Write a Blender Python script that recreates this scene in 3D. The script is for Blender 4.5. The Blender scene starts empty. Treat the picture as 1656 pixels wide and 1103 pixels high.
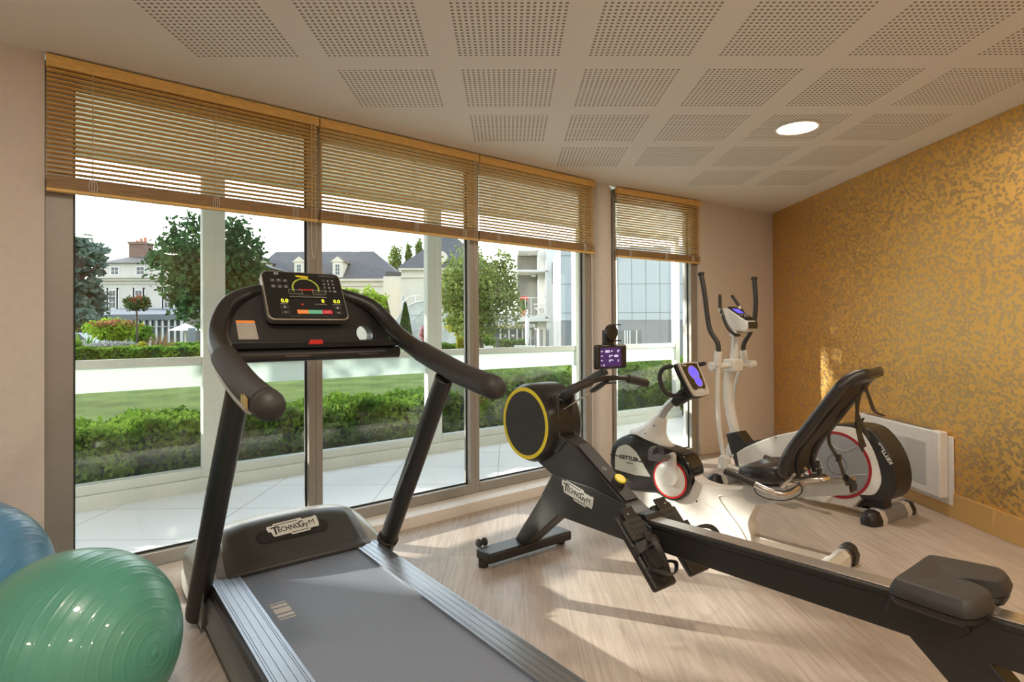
import bpy, math, random
from mathutils import Vector, Matrix
random.seed(7)
R = math.radians
SC = bpy.context.scene
COL = SC.collection

# ---------------------------------------------------------------- camera
F_PX, CY_PX = 930.3, 526.0
YAW, PITCH, ROLL = -5.94e-3, -7.08e-3, -5.09e-3
CAM = Vector((0, 0, 1.25))
def _rot():
    cy, sy = math.cos(YAW), math.sin(YAW); cp, sp = math.cos(PITCH), math.sin(PITCH); cr, sr = math.cos(ROLL), math.sin(ROLL)
    B = Matrix(((1, 0, 0), (0, 0, -1), (0, 1, 0)))
    Ry = Matrix(((cy, 0, sy), (0, 1, 0), (-sy, 0, cy))); Rx = Matrix(((1, 0, 0), (0, cp, -sp), (0, sp, cp))); Rz = Matrix(((cr, -sr, 0), (sr, cr, 0), (0, 0, 1)))
    return Rz @ Rx @ Ry @ B
RR = _rot()
cd = bpy.data.cameras.new('camera'); cam = bpy.data.objects.new('camera', cd); COL.objects.link(cam)
cd.sensor_fit = 'HORIZONTAL'; cd.sensor_width = 36.0; cd.lens = 36.0 * F_PX / 1656
cd.shift_y = (CY_PX - 551.5) / 1656
cd.clip_start = 0.05; cd.clip_end = 400
x_, y_, z_ = RR[0], -RR[1], -RR[2]
cam.matrix_world = Matrix(((x_[0], y_[0], z_[0], CAM[0]), (x_[1], y_[1], z_[1], CAM[1]), (x_[2], y_[2], z_[2], CAM[2]), (0, 0, 0, 1)))
SC.camera = cam
def at(px, py, Y):                       # the point at depth Y seen at pixel (px, py)
    r = RR.transposed() @ Vector(((px - 828) / F_PX, (py - CY_PX) / F_PX, 1))
    return CAM + r * (Y / r[1])

# ---------------------------------------------------------------- world, sun, exposure
SC.view_settings.view_transform = 'Standard'; SC.view_settings.look = 'None'
SC.view_settings.gamma = 1; SC.view_settings.use_curve_mapping = False
SC.view_settings.exposure = 0.15
w = bpy.data.worlds.new('sky'); SC.world = w; w.use_nodes = True
nt = w.node_tree; nt.nodes.clear()
wo = nt.nodes.new('ShaderNodeOutputWorld'); bg = nt.nodes.new('ShaderNodeBackground'); bg.inputs['Strength'].default_value = 2.9
tc = nt.nodes.new('ShaderNodeTexCoord'); sx = nt.nodes.new('ShaderNodeSeparateXYZ'); cr_ = nt.nodes.new('ShaderNodeValToRGB')
nt.links.new(tc.outputs['Generated'], sx.inputs[0]); nt.links.new(sx.outputs['Z'], cr_.inputs[0])
cr_.color_ramp.elements[0].position = 0.0; cr_.color_ramp.elements[0].color = (1.0, 0.97, 0.92, 1)
cr_.color_ramp.elements[1].position = 0.75; cr_.color_ramp.elements[1].color = (0.66, 0.80, 1.0, 1)
e_ = cr_.color_ramp.elements.new(0.22); e_.color = (0.93, 0.97, 1.0, 1)
nt.links.new(cr_.outputs[0], bg.inputs['Color']); nt.links.new(bg.outputs[0], wo.inputs[0])
sd = bpy.data.lights.new('sun', 'SUN'); sun = bpy.data.objects.new('sun', sd); COL.objects.link(sun)
sd.energy = 11.0; sd.color = (1.0, 0.93, 0.82); sd.angle = R(0.6)
SUN_AZ, SUN_EL = R(15), R(16)            # light travels towards +X and slightly -Y
sdir = Vector((math.cos(SUN_AZ) * math.cos(SUN_EL), -math.sin(SUN_AZ) * math.cos(SUN_EL), -math.sin(SUN_EL)))
sun.rotation_euler = sdir.to_track_quat('-Z', 'Y').to_euler()

# ---------------------------------------------------------------- helpers
def tag(o, label=None, cat=None, group=None, kind=None):
    if label: o['label'] = label
    if cat: o['category'] = cat
    if group: o['group'] = group
    if kind: o['kind'] = kind
    return o
def empty(name, loc=(0, 0, 0), rz=0.0, label=None, cat=None, group=None, kind=None):
    o = bpy.data.objects.new(name, None); COL.objects.link(o); o.location = loc; o.rotation_euler = (0, 0, rz)
    o.empty_display_size = 0.05
    return tag(o, label, cat, group, kind)
def smooth(pts, k=6):
    pts = [Vector(p) for p in pts]
    if len(pts) < 3: return pts
    out = []
    for i in range(len(pts) - 1):
        p0 = pts[max(i - 1, 0)]; p1 = pts[i]; p2 = pts[i + 1]; p3 = pts[min(i + 2, len(pts) - 1)]
        for j in range(k):
            t = j / k
            out.append(0.5 * ((2 * p1) + (p2 - p0) * t + (2 * p0 - 5 * p1 + 4 * p2 - p3) * t * t + (3 * p1 - p0 - 3 * p2 + p3) * t ** 3))
    out.append(pts[-1]); return out
def sm2(pts, k=5, closed=True):
    n = len(pts); out = []
    rng = range(n) if closed else range(n - 1)
    for i in rng:
        g = (lambda q: Vector(pts[q % n])) if closed else (lambda q: Vector(pts[min(max(q, 0), n - 1)]))
        p0, p1, p2, p3 = g(i - 1), g(i), g(i + 1), g(i + 2)
        for j in range(k):
            t = j / k
            v = 0.5 * ((2 * p1) + (p2 - p0) * t + (2 * p0 - 5 * p1 + 4 * p2 - p3) * t * t + (3 * p1 - p0 - 3 * p2 + p3) * t ** 3)
            out.append((v[0], v[1]))
    if not closed: out.append(tuple(pts[-1]))
    return out
def rrect(x0, x1, y0, y1, r, n=5):
    out = []
    for cx, cy, a in ((x1 - r, y1 - r, 0), (x0 + r, y1 - r, 90), (x0 + r, y0 + r, 180), (x1 - r, y0 + r, 270)):
        for i in range(n + 1):
            t = R(a + 90 * i / n); out.append((cx + r * math.cos(t), cy + r * math.sin(t)))
    return out
def circ(cx, cy, r, n=40, ry=None):
    ry = ry or r
    return [(cx + r * math.cos(2 * math.pi * i / n), cy + ry * math.sin(2 * math.pi * i / n)) for i in range(n)]
class G:
    def __init__(s): s.v = []; s.f = []
    def add(s, vs, fs):
        b = len(s.v); s.v += [tuple(v) for v in vs]; s.f += [tuple(b + i for i in f) for f in fs]; return s
    def box(s, x0, x1, y0, y1, z0, z1):
        return s.add([(x0, y0, z0), (x1, y0, z0), (x1, y1, z0), (x0, y1, z0), (x0, y0, z1), (x1, y0, z1), (x1, y1, z1), (x0, y1, z1)],
                     [(3, 2, 1, 0), (4, 5, 6, 7), (0, 1, 5, 4), (1, 2, 6, 5), (2, 3, 7, 6), (3, 0, 4, 7)])
    def beam(s, p0, p1, wd, ht, up=(0, 0, 1)):
        p0 = Vector(p0); p1 = Vector(p1); d = (p1 - p0).normalized(); up = Vector(up)
        sd_ = d.cross(up).normalized(); u = sd_.cross(d).normalized(); vs = []
        for p in (p0, p1):
            for a, b in ((-1, -1), (1, -1), (1, 1), (-1, 1)): vs.append(p + sd_ * a * wd / 2 + u * b * ht / 2)
        return s.add(vs, [(0, 1, 2, 3), (7, 6, 5, 4), (0, 4, 5, 1), (1, 5, 6, 2), (2, 6, 7, 3), (3, 7, 4, 0)])
    def prism(s, poly, a0, a1, axis='y'):
        n = len(poly); area = sum(poly[i][0] * poly[(i + 1) % n][1] - poly[(i + 1) % n][0] * poly[i][1] for i in range(n))
        if area < 0: poly = poly[::-1]
        m = {'y': lambda p, a: (p[0], a, p[1]), 'z': lambda p, a: (p[0], p[1], a), 'x': lambda p, a: (a, p[0], p[1])}[axis]
        vs = [m(p, a0) for p in poly] + [m(p, a1) for p in poly]
        fs = [tuple(range(n)), tuple(range(2 * n - 1, n - 1, -1))] + [(i, n + i, n + (i + 1) % n, (i + 1) % n) for i in range(n)]
        if axis != 'y': fs = [f[::-1] for f in fs]
        return s.add(vs, fs)
    def tube(s, pts, r, n=12, cap=True, flat=None, round_end=False):
        pts = [Vector(p) for p in pts]; m = len(pts)
        rs = list(r) if isinstance(r, (list, tuple)) else [r] * m
        if round_end:
            d = (pts[-1] - pts[-2]).normalized(); rr = rs[-1]; base = pts[-1].copy()
            for a in (25, 50, 70, 85): pts.append(base + d * rr * math.sin(R(a))); rs.append(rr * math.cos(R(a)))
            m = len(pts)
        T = []
        for i in range(m):
            a = pts[max(i - 1, 0)]; b = pts[min(i + 1, m - 1)]; T.append((b - a).normalized())
        ref = Vector((0, 0, 1)) if abs(T[0][2]) < 0.9 else Vector((1, 0, 0))
        N = (ref - T[0] * ref.dot(T[0])).normalized(); vs = []
        for i in range(m):
            N = (N - T[i] * N.dot(T[i])).normalized(); Bn = T[i].cross(N)
            for k in range(n):
                t = 2 * math.pi * k / n; f = flat or (1, 1)
                vs.append(pts[i] + (N * math.cos(t) * f[0] + Bn * math.sin(t) * f[1]) * rs[i])
        fs = [(i * n + k, i * n + (k + 1) % n, (i + 1) * n + (k + 1) % n, (i + 1) * n + k) for i in range(m - 1) for k in range(n)]
        if cap: fs += [tuple(range(n - 1, -1, -1)), tuple((m - 1) * n + k for k in range(n))]
        return s.add(vs, fs)
    def cyl(s, p0, p1, r, r1=None, n=20): return s.tube([p0, p1], [r, r if r1 is None else r1], n)
    def lathe(s, prof, o, ax, n=40, ring=False):
        if ring: prof = list(prof) + [prof[0]]
        o = Vector(o); ax = Vector(ax).normalized(); ref = Vector((0, 0, 1)) if abs(ax[2]) < 0.9 else Vector((1, 0, 0))
        a = (ref - ax * ref.dot(ax)).normalized(); b = ax.cross(a); vs = []; m = len(prof)
        for r, h in prof:
            for k in range(n):
                t = 2 * math.pi * k / n; vs.append(o + ax * h + (a * math.cos(t) + b * math.sin(t)) * r)
        fs = [(i * n + k, i * n + (k + 1) % n, (i + 1) * n + (k + 1) % n, (i + 1) * n + k) for i in range(m - 1) for k in range(n)]
        if not ring: fs += [tuple(range(n - 1, -1, -1)), tuple((m - 1) * n + k for k in range(n))]
        return s.add(vs, fs)
    def loft(s, rings, cap=True):
        n = len(rings[0]); vs = [p for r in rings for p in r]; m = len(rings)
        fs = [(i * n + k, i * n + (k + 1) % n, (i + 1) * n + (k + 1) % n, (i + 1) * n + k) for i in range(m - 1) for k in range(n)]
        if cap: fs += [tuple(range(n - 1, -1, -1)), tuple((m - 1) * n + k for k in range(n))]
        return s.add(vs, fs)
    def grid(s, rows):
        n = len(rows[0]); return s.add([p for r in rows for p in r], [(i * n + k, i * n + k + 1, (i + 1) * n + k + 1, (i + 1) * n + k) for i in range(len(rows) - 1) for k in range(n - 1)])
    def strap(s, pts, wdir, wd, th=0.003, k=5):
        pts = smooth(pts, k); wv = Vector(wdir).normalized() * wd / 2; vs = []; m = len(pts)
        for i, p in enumerate(pts):
            t = (pts[min(i + 1, m - 1)] - pts[max(i - 1, 0)]).normalized(); nn = t.cross(wv).normalized() * th / 2
            vs += [p - wv - nn, p + wv - nn, p + wv + nn, p - wv + nn]
        fs = [(i * 4 + k2, i * 4 + (k2 + 1) % 4, i * 4 + 4 + (k2 + 1) % 4, i * 4 + 4 + k2) for i in range(m - 1) for k2 in range(4)]
        fs += [(3, 2, 1, 0), tuple((m - 1) * 4 + k2 for k2 in range(4))]
        return s.add(vs, fs)
    def build(s, name, mat, parent=None, bevel=0, seg=2, ang=38, **kw):
        me = bpy.data.meshes.new(name); me.from_pydata(s.v, [], s.f); me.materials.append(mat)
        import bmesh
        bm = bmesh.new(); bm.from_mesh(me); bmesh.ops.recalc_face_normals(bm, faces=bm.faces); bm.to_mesh(me); bm.free()
        me.polygons.foreach_set('use_smooth', [True] * len(me.polygons))
        me.set_sharp_from_angle(angle=R(ang)); me.update()
        o = bpy.data.objects.new(name, me); COL.objects.link(o)
        if parent: o.parent = parent
        if bevel:
            b = o.modifiers.new('bevel', 'BEVEL'); b.width = bevel; b.segments = seg; b.limit_method = 'ANGLE'; b.angle_limit = R(40); b.harden_normals = False
        return tag(o, **kw) if kw else o
def flatquads(name, mat, quads, parent=None):        # raw mesh without normal recalculation, used for foliage
    me = bpy.data.meshes.new(name); vs = []; fs = []
    for q in quads: b = len(vs); vs += q; fs.append(tuple(range(b, b + len(q))))
    me.from_pydata([tuple(v) for v in vs], [], fs); me.materials.append(mat)
    o = bpy.data.objects.new(name, me); COL.objects.link(o)
    if parent: o.parent = parent
    return o
def text(name, body, size, mat, parent, org, ex, ey, ext=0.0006, align='LEFT', sx=1.0, bold=0.0):
    cu = bpy.data.curves.new(name, 'FONT'); cu.body = body; cu.size = size; cu.extrude = ext; cu.align_x = align; cu.resolution_u = 3; cu.offset = bold
    t = bpy.data.objects.new(name, cu); COL.objects.link(t)
    dg = bpy.context.evaluated_depsgraph_get(); me = bpy.data.meshes.new_from_object(t.evaluated_get(dg)); bpy.data.objects.remove(t)
    ex = Vector(ex).normalized(); ey = Vector(ey); ey = (ey - ex * ey.dot(ex)).normalized(); ez = ex.cross(ey)
    M = Matrix(((ex[0] * sx, ey[0], ez[0], org[0]), (ex[1] * sx, ey[1], ez[1], org[1]), (ex[2] * sx, ey[2], ez[2], org[2]), (0, 0, 0, 1)))
    me.transform(M); me.materials.clear(); me.materials.append(mat)
    o = bpy.data.objects.new(name, me); COL.objects.link(o); o.parent = parent; return o
def plate(g, org, ex, ey, poly, th=0.001):            # a flat polygon lying in a local plane, given thickness
    ex = Vector(ex).normalized(); ey = Vector(ey); ey = (ey - ex * ey.dot(ex)).normalized(); ez = ex.cross(ey); org = Vector(org); n = len(poly)
    vs = [org + ex * p[0] + ey * p[1] for p in poly]; vs += [v + ez * th for v in vs]
    g.add(vs, [tuple(range(n - 1, -1, -1)), tuple(range(n, 2 * n))] + [(i, (i + 1) % n, n + (i + 1) % n, n + i) for i in range(n)]); return g

# ---------------------------------------------------------------- materials
def mat(name, col, rough=0.5, metal=0.0, noise=0.0, nscale=30, bump=0.0, bscale=200, spec=0.5, coat=0.0, emit=None, es=0, stretch=None, trans=0):
    m = bpy.data.materials.new(name); m.use_nodes = True; t = m.node_tree; b = t.nodes['Principled BSDF']
    b.inputs['Roughness'].default_value = rough; b.inputs['Metallic'].default_value = metal; b.inputs['Specular IOR Level'].default_value = spec
    b.inputs['Coat Weight'].default_value = coat
    tcn = t.nodes.new('ShaderNodeTexCoord'); mp = t.nodes.new('ShaderNodeMapping'); t.links.new(tcn.outputs['Object'], mp.inputs[0])
    if stretch: mp.inputs['Scale'].default_value = stretch
    n = t.nodes.new('ShaderNodeTexNoise'); n.inputs['Scale'].default_value = nscale; n.inputs['Detail'].default_value = 4; t.links.new(mp.outputs[0], n.inputs[0])
    r = t.nodes.new('ShaderNodeValToRGB'); k = noise if noise else 0.03
    r.color_ramp.elements[0].position = 0.3; r.color_ramp.elements[1].position = 0.7
    r.color_ramp.elements[0].color = tuple(c * (1 - k) for c in col) + (1,); r.color_ramp.elements[1].color = tuple(min(c * (1 + k), 1) for c in col) + (1,)
    t.links.new(n.outputs[0], r.inputs[0]); t.links.new(r.outputs[0], b.inputs['Base Color'])
    if bump:
        n2 = t.nodes.new('ShaderNodeTexNoise'); n2.inputs['Scale'].default_value = bscale; t.links.new(mp.outputs[0], n2.inputs[0])
        bp = t.nodes.new('ShaderNodeBump'); bp.inputs['Strength'].default_value = bump; bp.inputs['Distance'].default_value = 0.002
        t.links.new(n2.outputs[0], bp.inputs['Height']); t.links.new(bp.outputs[0], b.inputs['Normal'])
    if emit: b.inputs['Emission Color'].default_value = tuple(emit) + (1,); b.inputs['Emission Strength'].default_value = es
    return m
class NT:
    def __init__(s, m): s.t = m.node_tree; s.n = s.t.nodes; s.l = s.t.links
    def m(s, op, a, b=None, c=None):
        n = s.n.new('ShaderNodeMath'); n.operation = op
        for i, x in enumerate((a, b, c)):
            if x is None: continue
            if isinstance(x, (int, float)): n.inputs[i].default_value = x
            else: s.l.new(x, n.inputs[i])
        return n.outputs[0]
def leafmat(name, c0, c1, sc=1.5):
    m = bpy.data.materials.new(name); m.use_nodes = True; t = m.node_tree; t.nodes.clear()
    o = t.nodes.new('ShaderNodeOutputMaterial'); d = t.nodes.new('ShaderNodeBsdfDiffuse'); tr = t.nodes.new('ShaderNodeBsdfTranslucent'); mx = t.nodes.new('ShaderNodeMixShader'); mx.inputs[0].default_value = 0.35
    tcn = t.nodes.new('ShaderNodeTexCoord'); n = t.nodes.new('ShaderNodeTexNoise'); n.inputs['Scale'].default_value = sc; n.inputs['Detail'].default_value = 6; r = t.nodes.new('ShaderNodeValToRGB')
    r.color_ramp.elements[0].position = .35; r.color_ramp.elements[1].position = .65
    r.color_ramp.elements[0].color = tuple(c0) + (1,); r.color_ramp.elements[1].color = tuple(c1) + (1,)
    t.links.new(tcn.outputs['Object'], n.inputs[0]); t.links.new(n.outputs[0], r.inputs[0])
    for s_ in (d, tr): t.links.new(r.outputs[0], s_.inputs[0])
    t.links.new(d.outputs[0], mx.inputs[1]); t.links.new(tr.outputs[0], mx.inputs[2]); t.links.new(mx.outputs[0], o.inputs[0]); return m
def glassmat(name, tint=(0.93, 0.97, 0.95), ior=1.5, extra=0.0):
    m = bpy.data.materials.new(name); m.use_nodes = True; t = m.node_tree; t.nodes.clear()
    o = t.nodes.new('ShaderNodeOutputMaterial'); tr = t.nodes.new('ShaderNodeBsdfTransparent'); gl = t.nodes.new('ShaderNodeBsdfGlossy'); mx = t.nodes.new('ShaderNodeMixShader'); fr = t.nodes.new('ShaderNodeFresnel')
    tr.inputs[0].default_value = tuple(tint) + (1,); gl.inputs['Roughness'].default_value = 0.0; fr.inputs[0].default_value = ior
    t.links.new(fr.outputs[0], mx.inputs[0]); t.links.new(tr.outputs[0], mx.inputs[1]); t.links.new(gl.outputs[0], mx.inputs[2]); t.links.new(mx.outputs[0], o.inputs[0]); return m
M = {}
M['wall'] = mat('wall_paint', (0.76, 0.70, 0.65), 0.9, bump=0.15, bscale=500)
M['white_paint'] = mat('white_paint', (0.90, 0.86, 0.81), 0.5)
M['gallery_white'] = mat('gallery_white', (0.86, 0.88, 0.84), 0.8)
M['alu'] = mat('window_alu', (0.37, 0.355, 0.32), 0.45, 0.25)
M['alu_out'] = mat('window_alu_outer', (0.56, 0.58, 0.52), 0.5, 0.1)
M['gasket'] = mat('gasket', (0.02, 0.025, 0.025), 0.6)
M['glass'] = glassmat('window_glass', (0.97, 0.985, 0.975)); M['glass_out'] = glassmat('outer_glass', (0.97, 0.985, 0.975))
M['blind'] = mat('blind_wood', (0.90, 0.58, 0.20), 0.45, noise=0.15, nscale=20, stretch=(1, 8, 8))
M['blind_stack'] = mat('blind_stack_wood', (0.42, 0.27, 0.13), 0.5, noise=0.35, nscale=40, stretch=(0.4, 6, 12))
M['cord'] = mat('cord', (0.72, 0.66, 0.55), 0.8)
M['black'] = mat('black_plastic', (0.018, 0.017, 0.016), 0.42, bump=0.1, bscale=900)
M['black_sat'] = mat('black_satin', (0.024, 0.023, 0.022), 0.36)
M['graphite'] = mat('graphite_paint', (0.066, 0.069, 0.067), 0.34, 0.3)
M['rubber'] = mat('rubber', (0.034, 0.031, 0.029), 0.55)
M['gloss'] = mat('gloss_black', (0.012, 0.012, 0.013), 0.12, coat=0.4)
M['leather'] = mat('black_leather', (0.03, 0.028, 0.027), 0.33, bump=0.35, bscale=260)
M['silver'] = mat('silver_trim', (0.60, 0.58, 0.54), 0.28, 0.85)
M['silver_paint'] = mat('silver_paint', (0.50, 0.51, 0.49), 0.35, 0.45)
M['rail_alu'] = mat('rail_alu', (0.36, 0.39, 0.43), 0.32, 0.8, noise=0.1, nscale=300, stretch=(0.05, 1, 1))
M['steel'] = mat('brushed_steel', (0.62, 0.58, 0.52), 0.30, 0.9, noise=0.08, nscale=200, stretch=(0.05, 1, 1))
M['chrome'] = mat('satin_chrome', (0.66, 0.62, 0.57), 0.25, 0.9)
M['belt'] = mat('running_belt', (0.185, 0.215, 0.27), 0.6, noise=0.35, nscale=420, bump=0.3, bscale=700)
M['mesh'] = mat('speaker_mesh', (0.052, 0.055, 0.055), 0.85, bump=.3, bscale=900)
M['skirt'] = mat('skirt_paint', (0.21, 0.22, 0.22), 0.35, 0.5)
M['mark'] = mat('belt_mark', (0.62, 0.58, 0.52), 0.7)
M['logo'] = mat('logo_plate', (0.74, 0.76, 0.72), 0.4)
M['ink'] = mat('dark_ink', (0.02, 0.02, 0.02), 0.5)
M['gold_logo'] = mat('gold_logo', (0.75, 0.52, 0.16), 0.3, 0.8)
M['white'] = mat('white_plastic', (0.72, 0.71, 0.67), 0.30, coat=0.2)
M['white_gloss'] = mat('white_enamel', (0.72, 0.71, 0.67), 0.25, coat=0.3)
M['lt_grey'] = mat('light_grey_plastic', (0.50, 0.51, 0.50), 0.4)
M['mid_grey'] = mat('mid_grey_plastic', (0.15, 0.155, 0.16), 0.42)
M['disc_grey'] = mat('disc_grey', (0.25, 0.26, 0.27), 0.45)
M['rim'] = mat('console_rim', (0.55, 0.51, 0.45), 0.35)
M['pearl'] = mat('pearl_window', (0.62, 0.64, 0.57), 0.3, 0.2)
M['red'] = mat('red_plastic', (0.62, 0.03, 0.025), 0.35)
M['dk_red'] = mat('dark_red_trim', (0.30, 0.012, 0.018), 0.35)
M['yellow'] = mat('yellow_trim', (0.93, 0.78, 0.03), 0.4)
M['orange'] = mat('orange_key', (0.80, 0.24, 0.04), 0.5, emit=(0.8, 0.24, 0.04), es=0.25)
M['green_key'] = mat('green_key', (0.10, 0.45, 0.28), 0.5, emit=(0.1, 0.45, 0.28), es=0.25)
M['red_key'] = mat('red_key', (0.60, 0.03, 0.05), 0.5, emit=(0.6, 0.03, 0.05), es=0.25)
M['olive_led'] = mat('dial_arc', (0.28, 0.30, 0.03), 0.5, emit=(0.28, 0.30, 0.03), es=0.6)
M['led'] = mat('yellow_led', (0.6, 0.6, 0.05), 0.5, emit=(0.75, 0.72, 0.03), es=1.2)
M['red_led'] = mat('red_led', (0.3, 0.02, 0.01), 0.5, emit=(0.45, 0.02, 0.01), es=0.8)
M['key'] = mat('console_key', (0.035, 0.035, 0.038), 0.4)
M['print'] = mat('white_print', (0.62, 0.62, 0.60), 0.5)
M['paper'] = mat('label_paper', (0.46, 0.43, 0.38), 0.7, noise=0.3, nscale=300, stretch=(1, 0.3, 4))
M['lcd_blue'] = mat('blue_display', (0.05, 0.04, 0.5), 0.3, emit=(0.16, 0.12, 0.95), es=0.9)
M['lcd_purple'] = mat('purple_display', (0.03, 0.01, 0.06), 0.3, emit=(0.040, 0.018, 0.085), es=1.0)
M['lcd_ink'] = mat('display_text', (0.7, 0.7, 0.9), 0.5, emit=(0.72, 0.68, 0.95), es=0.9)
M['lcd_dark'] = mat('display_dark_text', (0.03, 0.03, 0.2), 0.5)  # dark digits on the blue displays
M['clear'] = glassmat('clear_plastic', (0.8, 0.82, 0.8))
M['heater'] = mat('heater_enamel', (0.80, 0.79, 0.76), 0.4)
M['heater_grille'] = mat('heater_grille', (0.55, 0.55, 0.54), 0.6)
M['base_gold'] = mat('gold_baseboard', (0.58, 0.36, 0.13), 0.5)

def ballmat(name, c0, c1):
    m = mat(name, c0, 0.30, noise=0.1, nscale=4, coat=0.25, bump=0.12, bscale=700); return m
M['ball_green'] = ballmat('green_vinyl', (0.095, 0.33, 0.25), None)
M['ball_blue'] = ballmat('blue_vinyl', (0.12, 0.34, 0.60), None)

def mk_floor():
    m = bpy.data.materials.new('vinyl_planks'); m.use_nodes = True; t = NT(m); b = t.n['Principled BSDF']
    tcn = t.n.new('ShaderNodeTexCoord'); mp = t.n.new('ShaderNodeMapping'); mp.inputs['Rotation'].default_value = (0, 0, R(90)); mp.inputs['Location'].default_value = (0.3, 0.335, 0)
    t.l.new(tcn.outputs['Object'], mp.inputs[0])
    br = t.n.new('ShaderNodeTexBrick'); t.l.new(mp.outputs[0], br.inputs[0]); br.offset = 0.37; br.inputs['Scale'].default_value = 1
    br.inputs['Brick Width'].default_value = 1.22; br.inputs['Row Height'].default_value = 0.2; br.inputs['Mortar Size'].default_value = 0.0012; br.inputs['Bias'].default_value = 0
    br.inputs['Color1'].default_value = (0.57, 0.495, 0.435, 1); br.inputs['Color2'].default_value = (0.51, 0.44, 0.385, 1); br.inputs['Mortar'].default_value = (0.38, 0.31, 0.25, 1)
    mp2 = t.n.new('ShaderNodeMapping'); mp2.inputs['Scale'].default_value = (14, 0.9, 1); t.l.new(tcn.outputs['Object'], mp2.inputs[0])
    n = t.n.new('ShaderNodeTexNoise'); n.inputs['Scale'].default_value = 4; n.inputs['Detail'].default_value = 10; n.inputs['Distortion'].default_value = 0.7; t.l.new(mp2.outputs[0], n.inputs[0])
    r = t.n.new('ShaderNodeValToRGB'); r.color_ramp.elements[0].position = 0.33; r.color_ramp.elements[0].color = (0.80, 0.765, 0.73, 1); r.color_ramp.elements[1].position = 0.68; r.color_ramp.elements[1].color = (1.06, 1.06, 1.05, 1)
    t.l.new(n.outputs[0], r.inputs[0])
    mx = t.n.new('ShaderNodeMix'); mx.data_type = 'RGBA'; mx.blend_type = 'MULTIPLY'; mx.inputs[0].default_value = 1
    t.l.new(br.outputs[0], mx.inputs[6]); t.l.new(r.outputs[0], mx.inputs[7]); t.l.new(mx.outputs[2], b.inputs['Base Color'])
    b.inputs['Roughness'].default_value = 0.36; b.inputs['Specular IOR Level'].default_value = 0.5
    bp = t.n.new('ShaderNodeBump'); bp.inputs['Strength'].default_value = 0.12; bp.inputs['Distance'].default_value = 0.003; t.l.new(n.outputs[0], bp.inputs['Height']); t.l.new(bp.outputs[0], b.inputs['Normal'])
    return m
M['floor'] = mk_floor()
def mk_tile():
    m = bpy.data.materials.new('terrace_tile'); m.use_nodes = True; t = NT(m); b = t.n['Principled BSDF']
    tcn = t.n.new('ShaderNodeTexCoord'); mp = t.n.new('ShaderNodeMapping'); mp.inputs['Rotation'].default_value = (0, 0, R(0)); mp.inputs['Location'].default_value = (0.10, 0.12, 0); t.l.new(tcn.outputs['Object'], mp.inputs[0])
    br = t.n.new('ShaderNodeTexBrick'); t.l.new(mp.outputs[0], br.inputs[0]); br.offset = 0.0; br.inputs['Scale'].default_value = 1
    br.inputs['Brick Width'].default_value = 0.9; br.inputs['Row Height'].default_value = 0.6; br.inputs['Mortar Size'].default_value = 0.003
    br.inputs['Color1'].default_value = (0.74, 0.74, 0.74, 1); br.inputs['Color2'].default_value = (0.70, 0.71, 0.72, 1); br.inputs['Mortar'].default_value = (0.22, 0.22, 0.22, 1)
    t.l.new(br.outputs[0], b.inputs['Base Color']); b.inputs['Roughness'].default_value = 0.35
    return m
M['tile'] = mk_tile()
def mk_ceiling():
    m = bpy.data.materials.new('perforated_ceiling'); m.use_nodes = True; t = NT(m); b = t.n['Principled BSDF']
    tcn = t.n.new('ShaderNodeTexCoord'); s = t.n.new('ShaderNodeSeparateXYZ'); t.l.new(tcn.outputs['Object'], s.inputs[0])
    u = t.m('DIVIDE', t.m('ADD', s.outputs[0], 0.216 + 0.0065), 0.6); v = t.m('DIVIDE', t.m('ADD', s.outputs[1], -2.188 + 0.0065), 0.6)
    def ax(q):
        c = t.m('FLOOR', q); fu = t.m('MULTIPLY', t.m('SUBTRACT', q, c), 24); i = t.m('FLOOR', fu); fr = t.m('SUBTRACT', fu, i)
        return c, t.m('MULTIPLY', t.m('LESS_THAN', fr, 0.47), t.m('LESS_THAN', i, 18.5))
    cu, iu = ax(u); cv, iv = ax(v); hole = t.m('MULTIPLY', iu, iv)
    lim = t.m('ADD', t.m('SUBTRACT', cv, 2.5), t.m('GREATER_THAN', cv, 3.5))
    for cond in (t.m('GREATER_THAN', cu, lim), t.m('LESS_THAN', cv, 4.5), t.m('LESS_THAN', cu, 4.5)): hole = t.m('MULTIPLY', hole, cond)
    mx = t.n.new('ShaderNodeMix'); mx.data_type = 'RGBA'; t.l.new(hole, mx.inputs[0]); mx.inputs[6].default_value = (0.84, 0.82, 0.78, 1); mx.inputs[7].default_value = (0.26, 0.235, 0.205, 1)
    t.l.new(mx.outputs[2], b.inputs['Base Color']); b.inputs['Roughness'].default_value = 0.9
    return m
M['ceiling'] = mk_ceiling()
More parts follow.
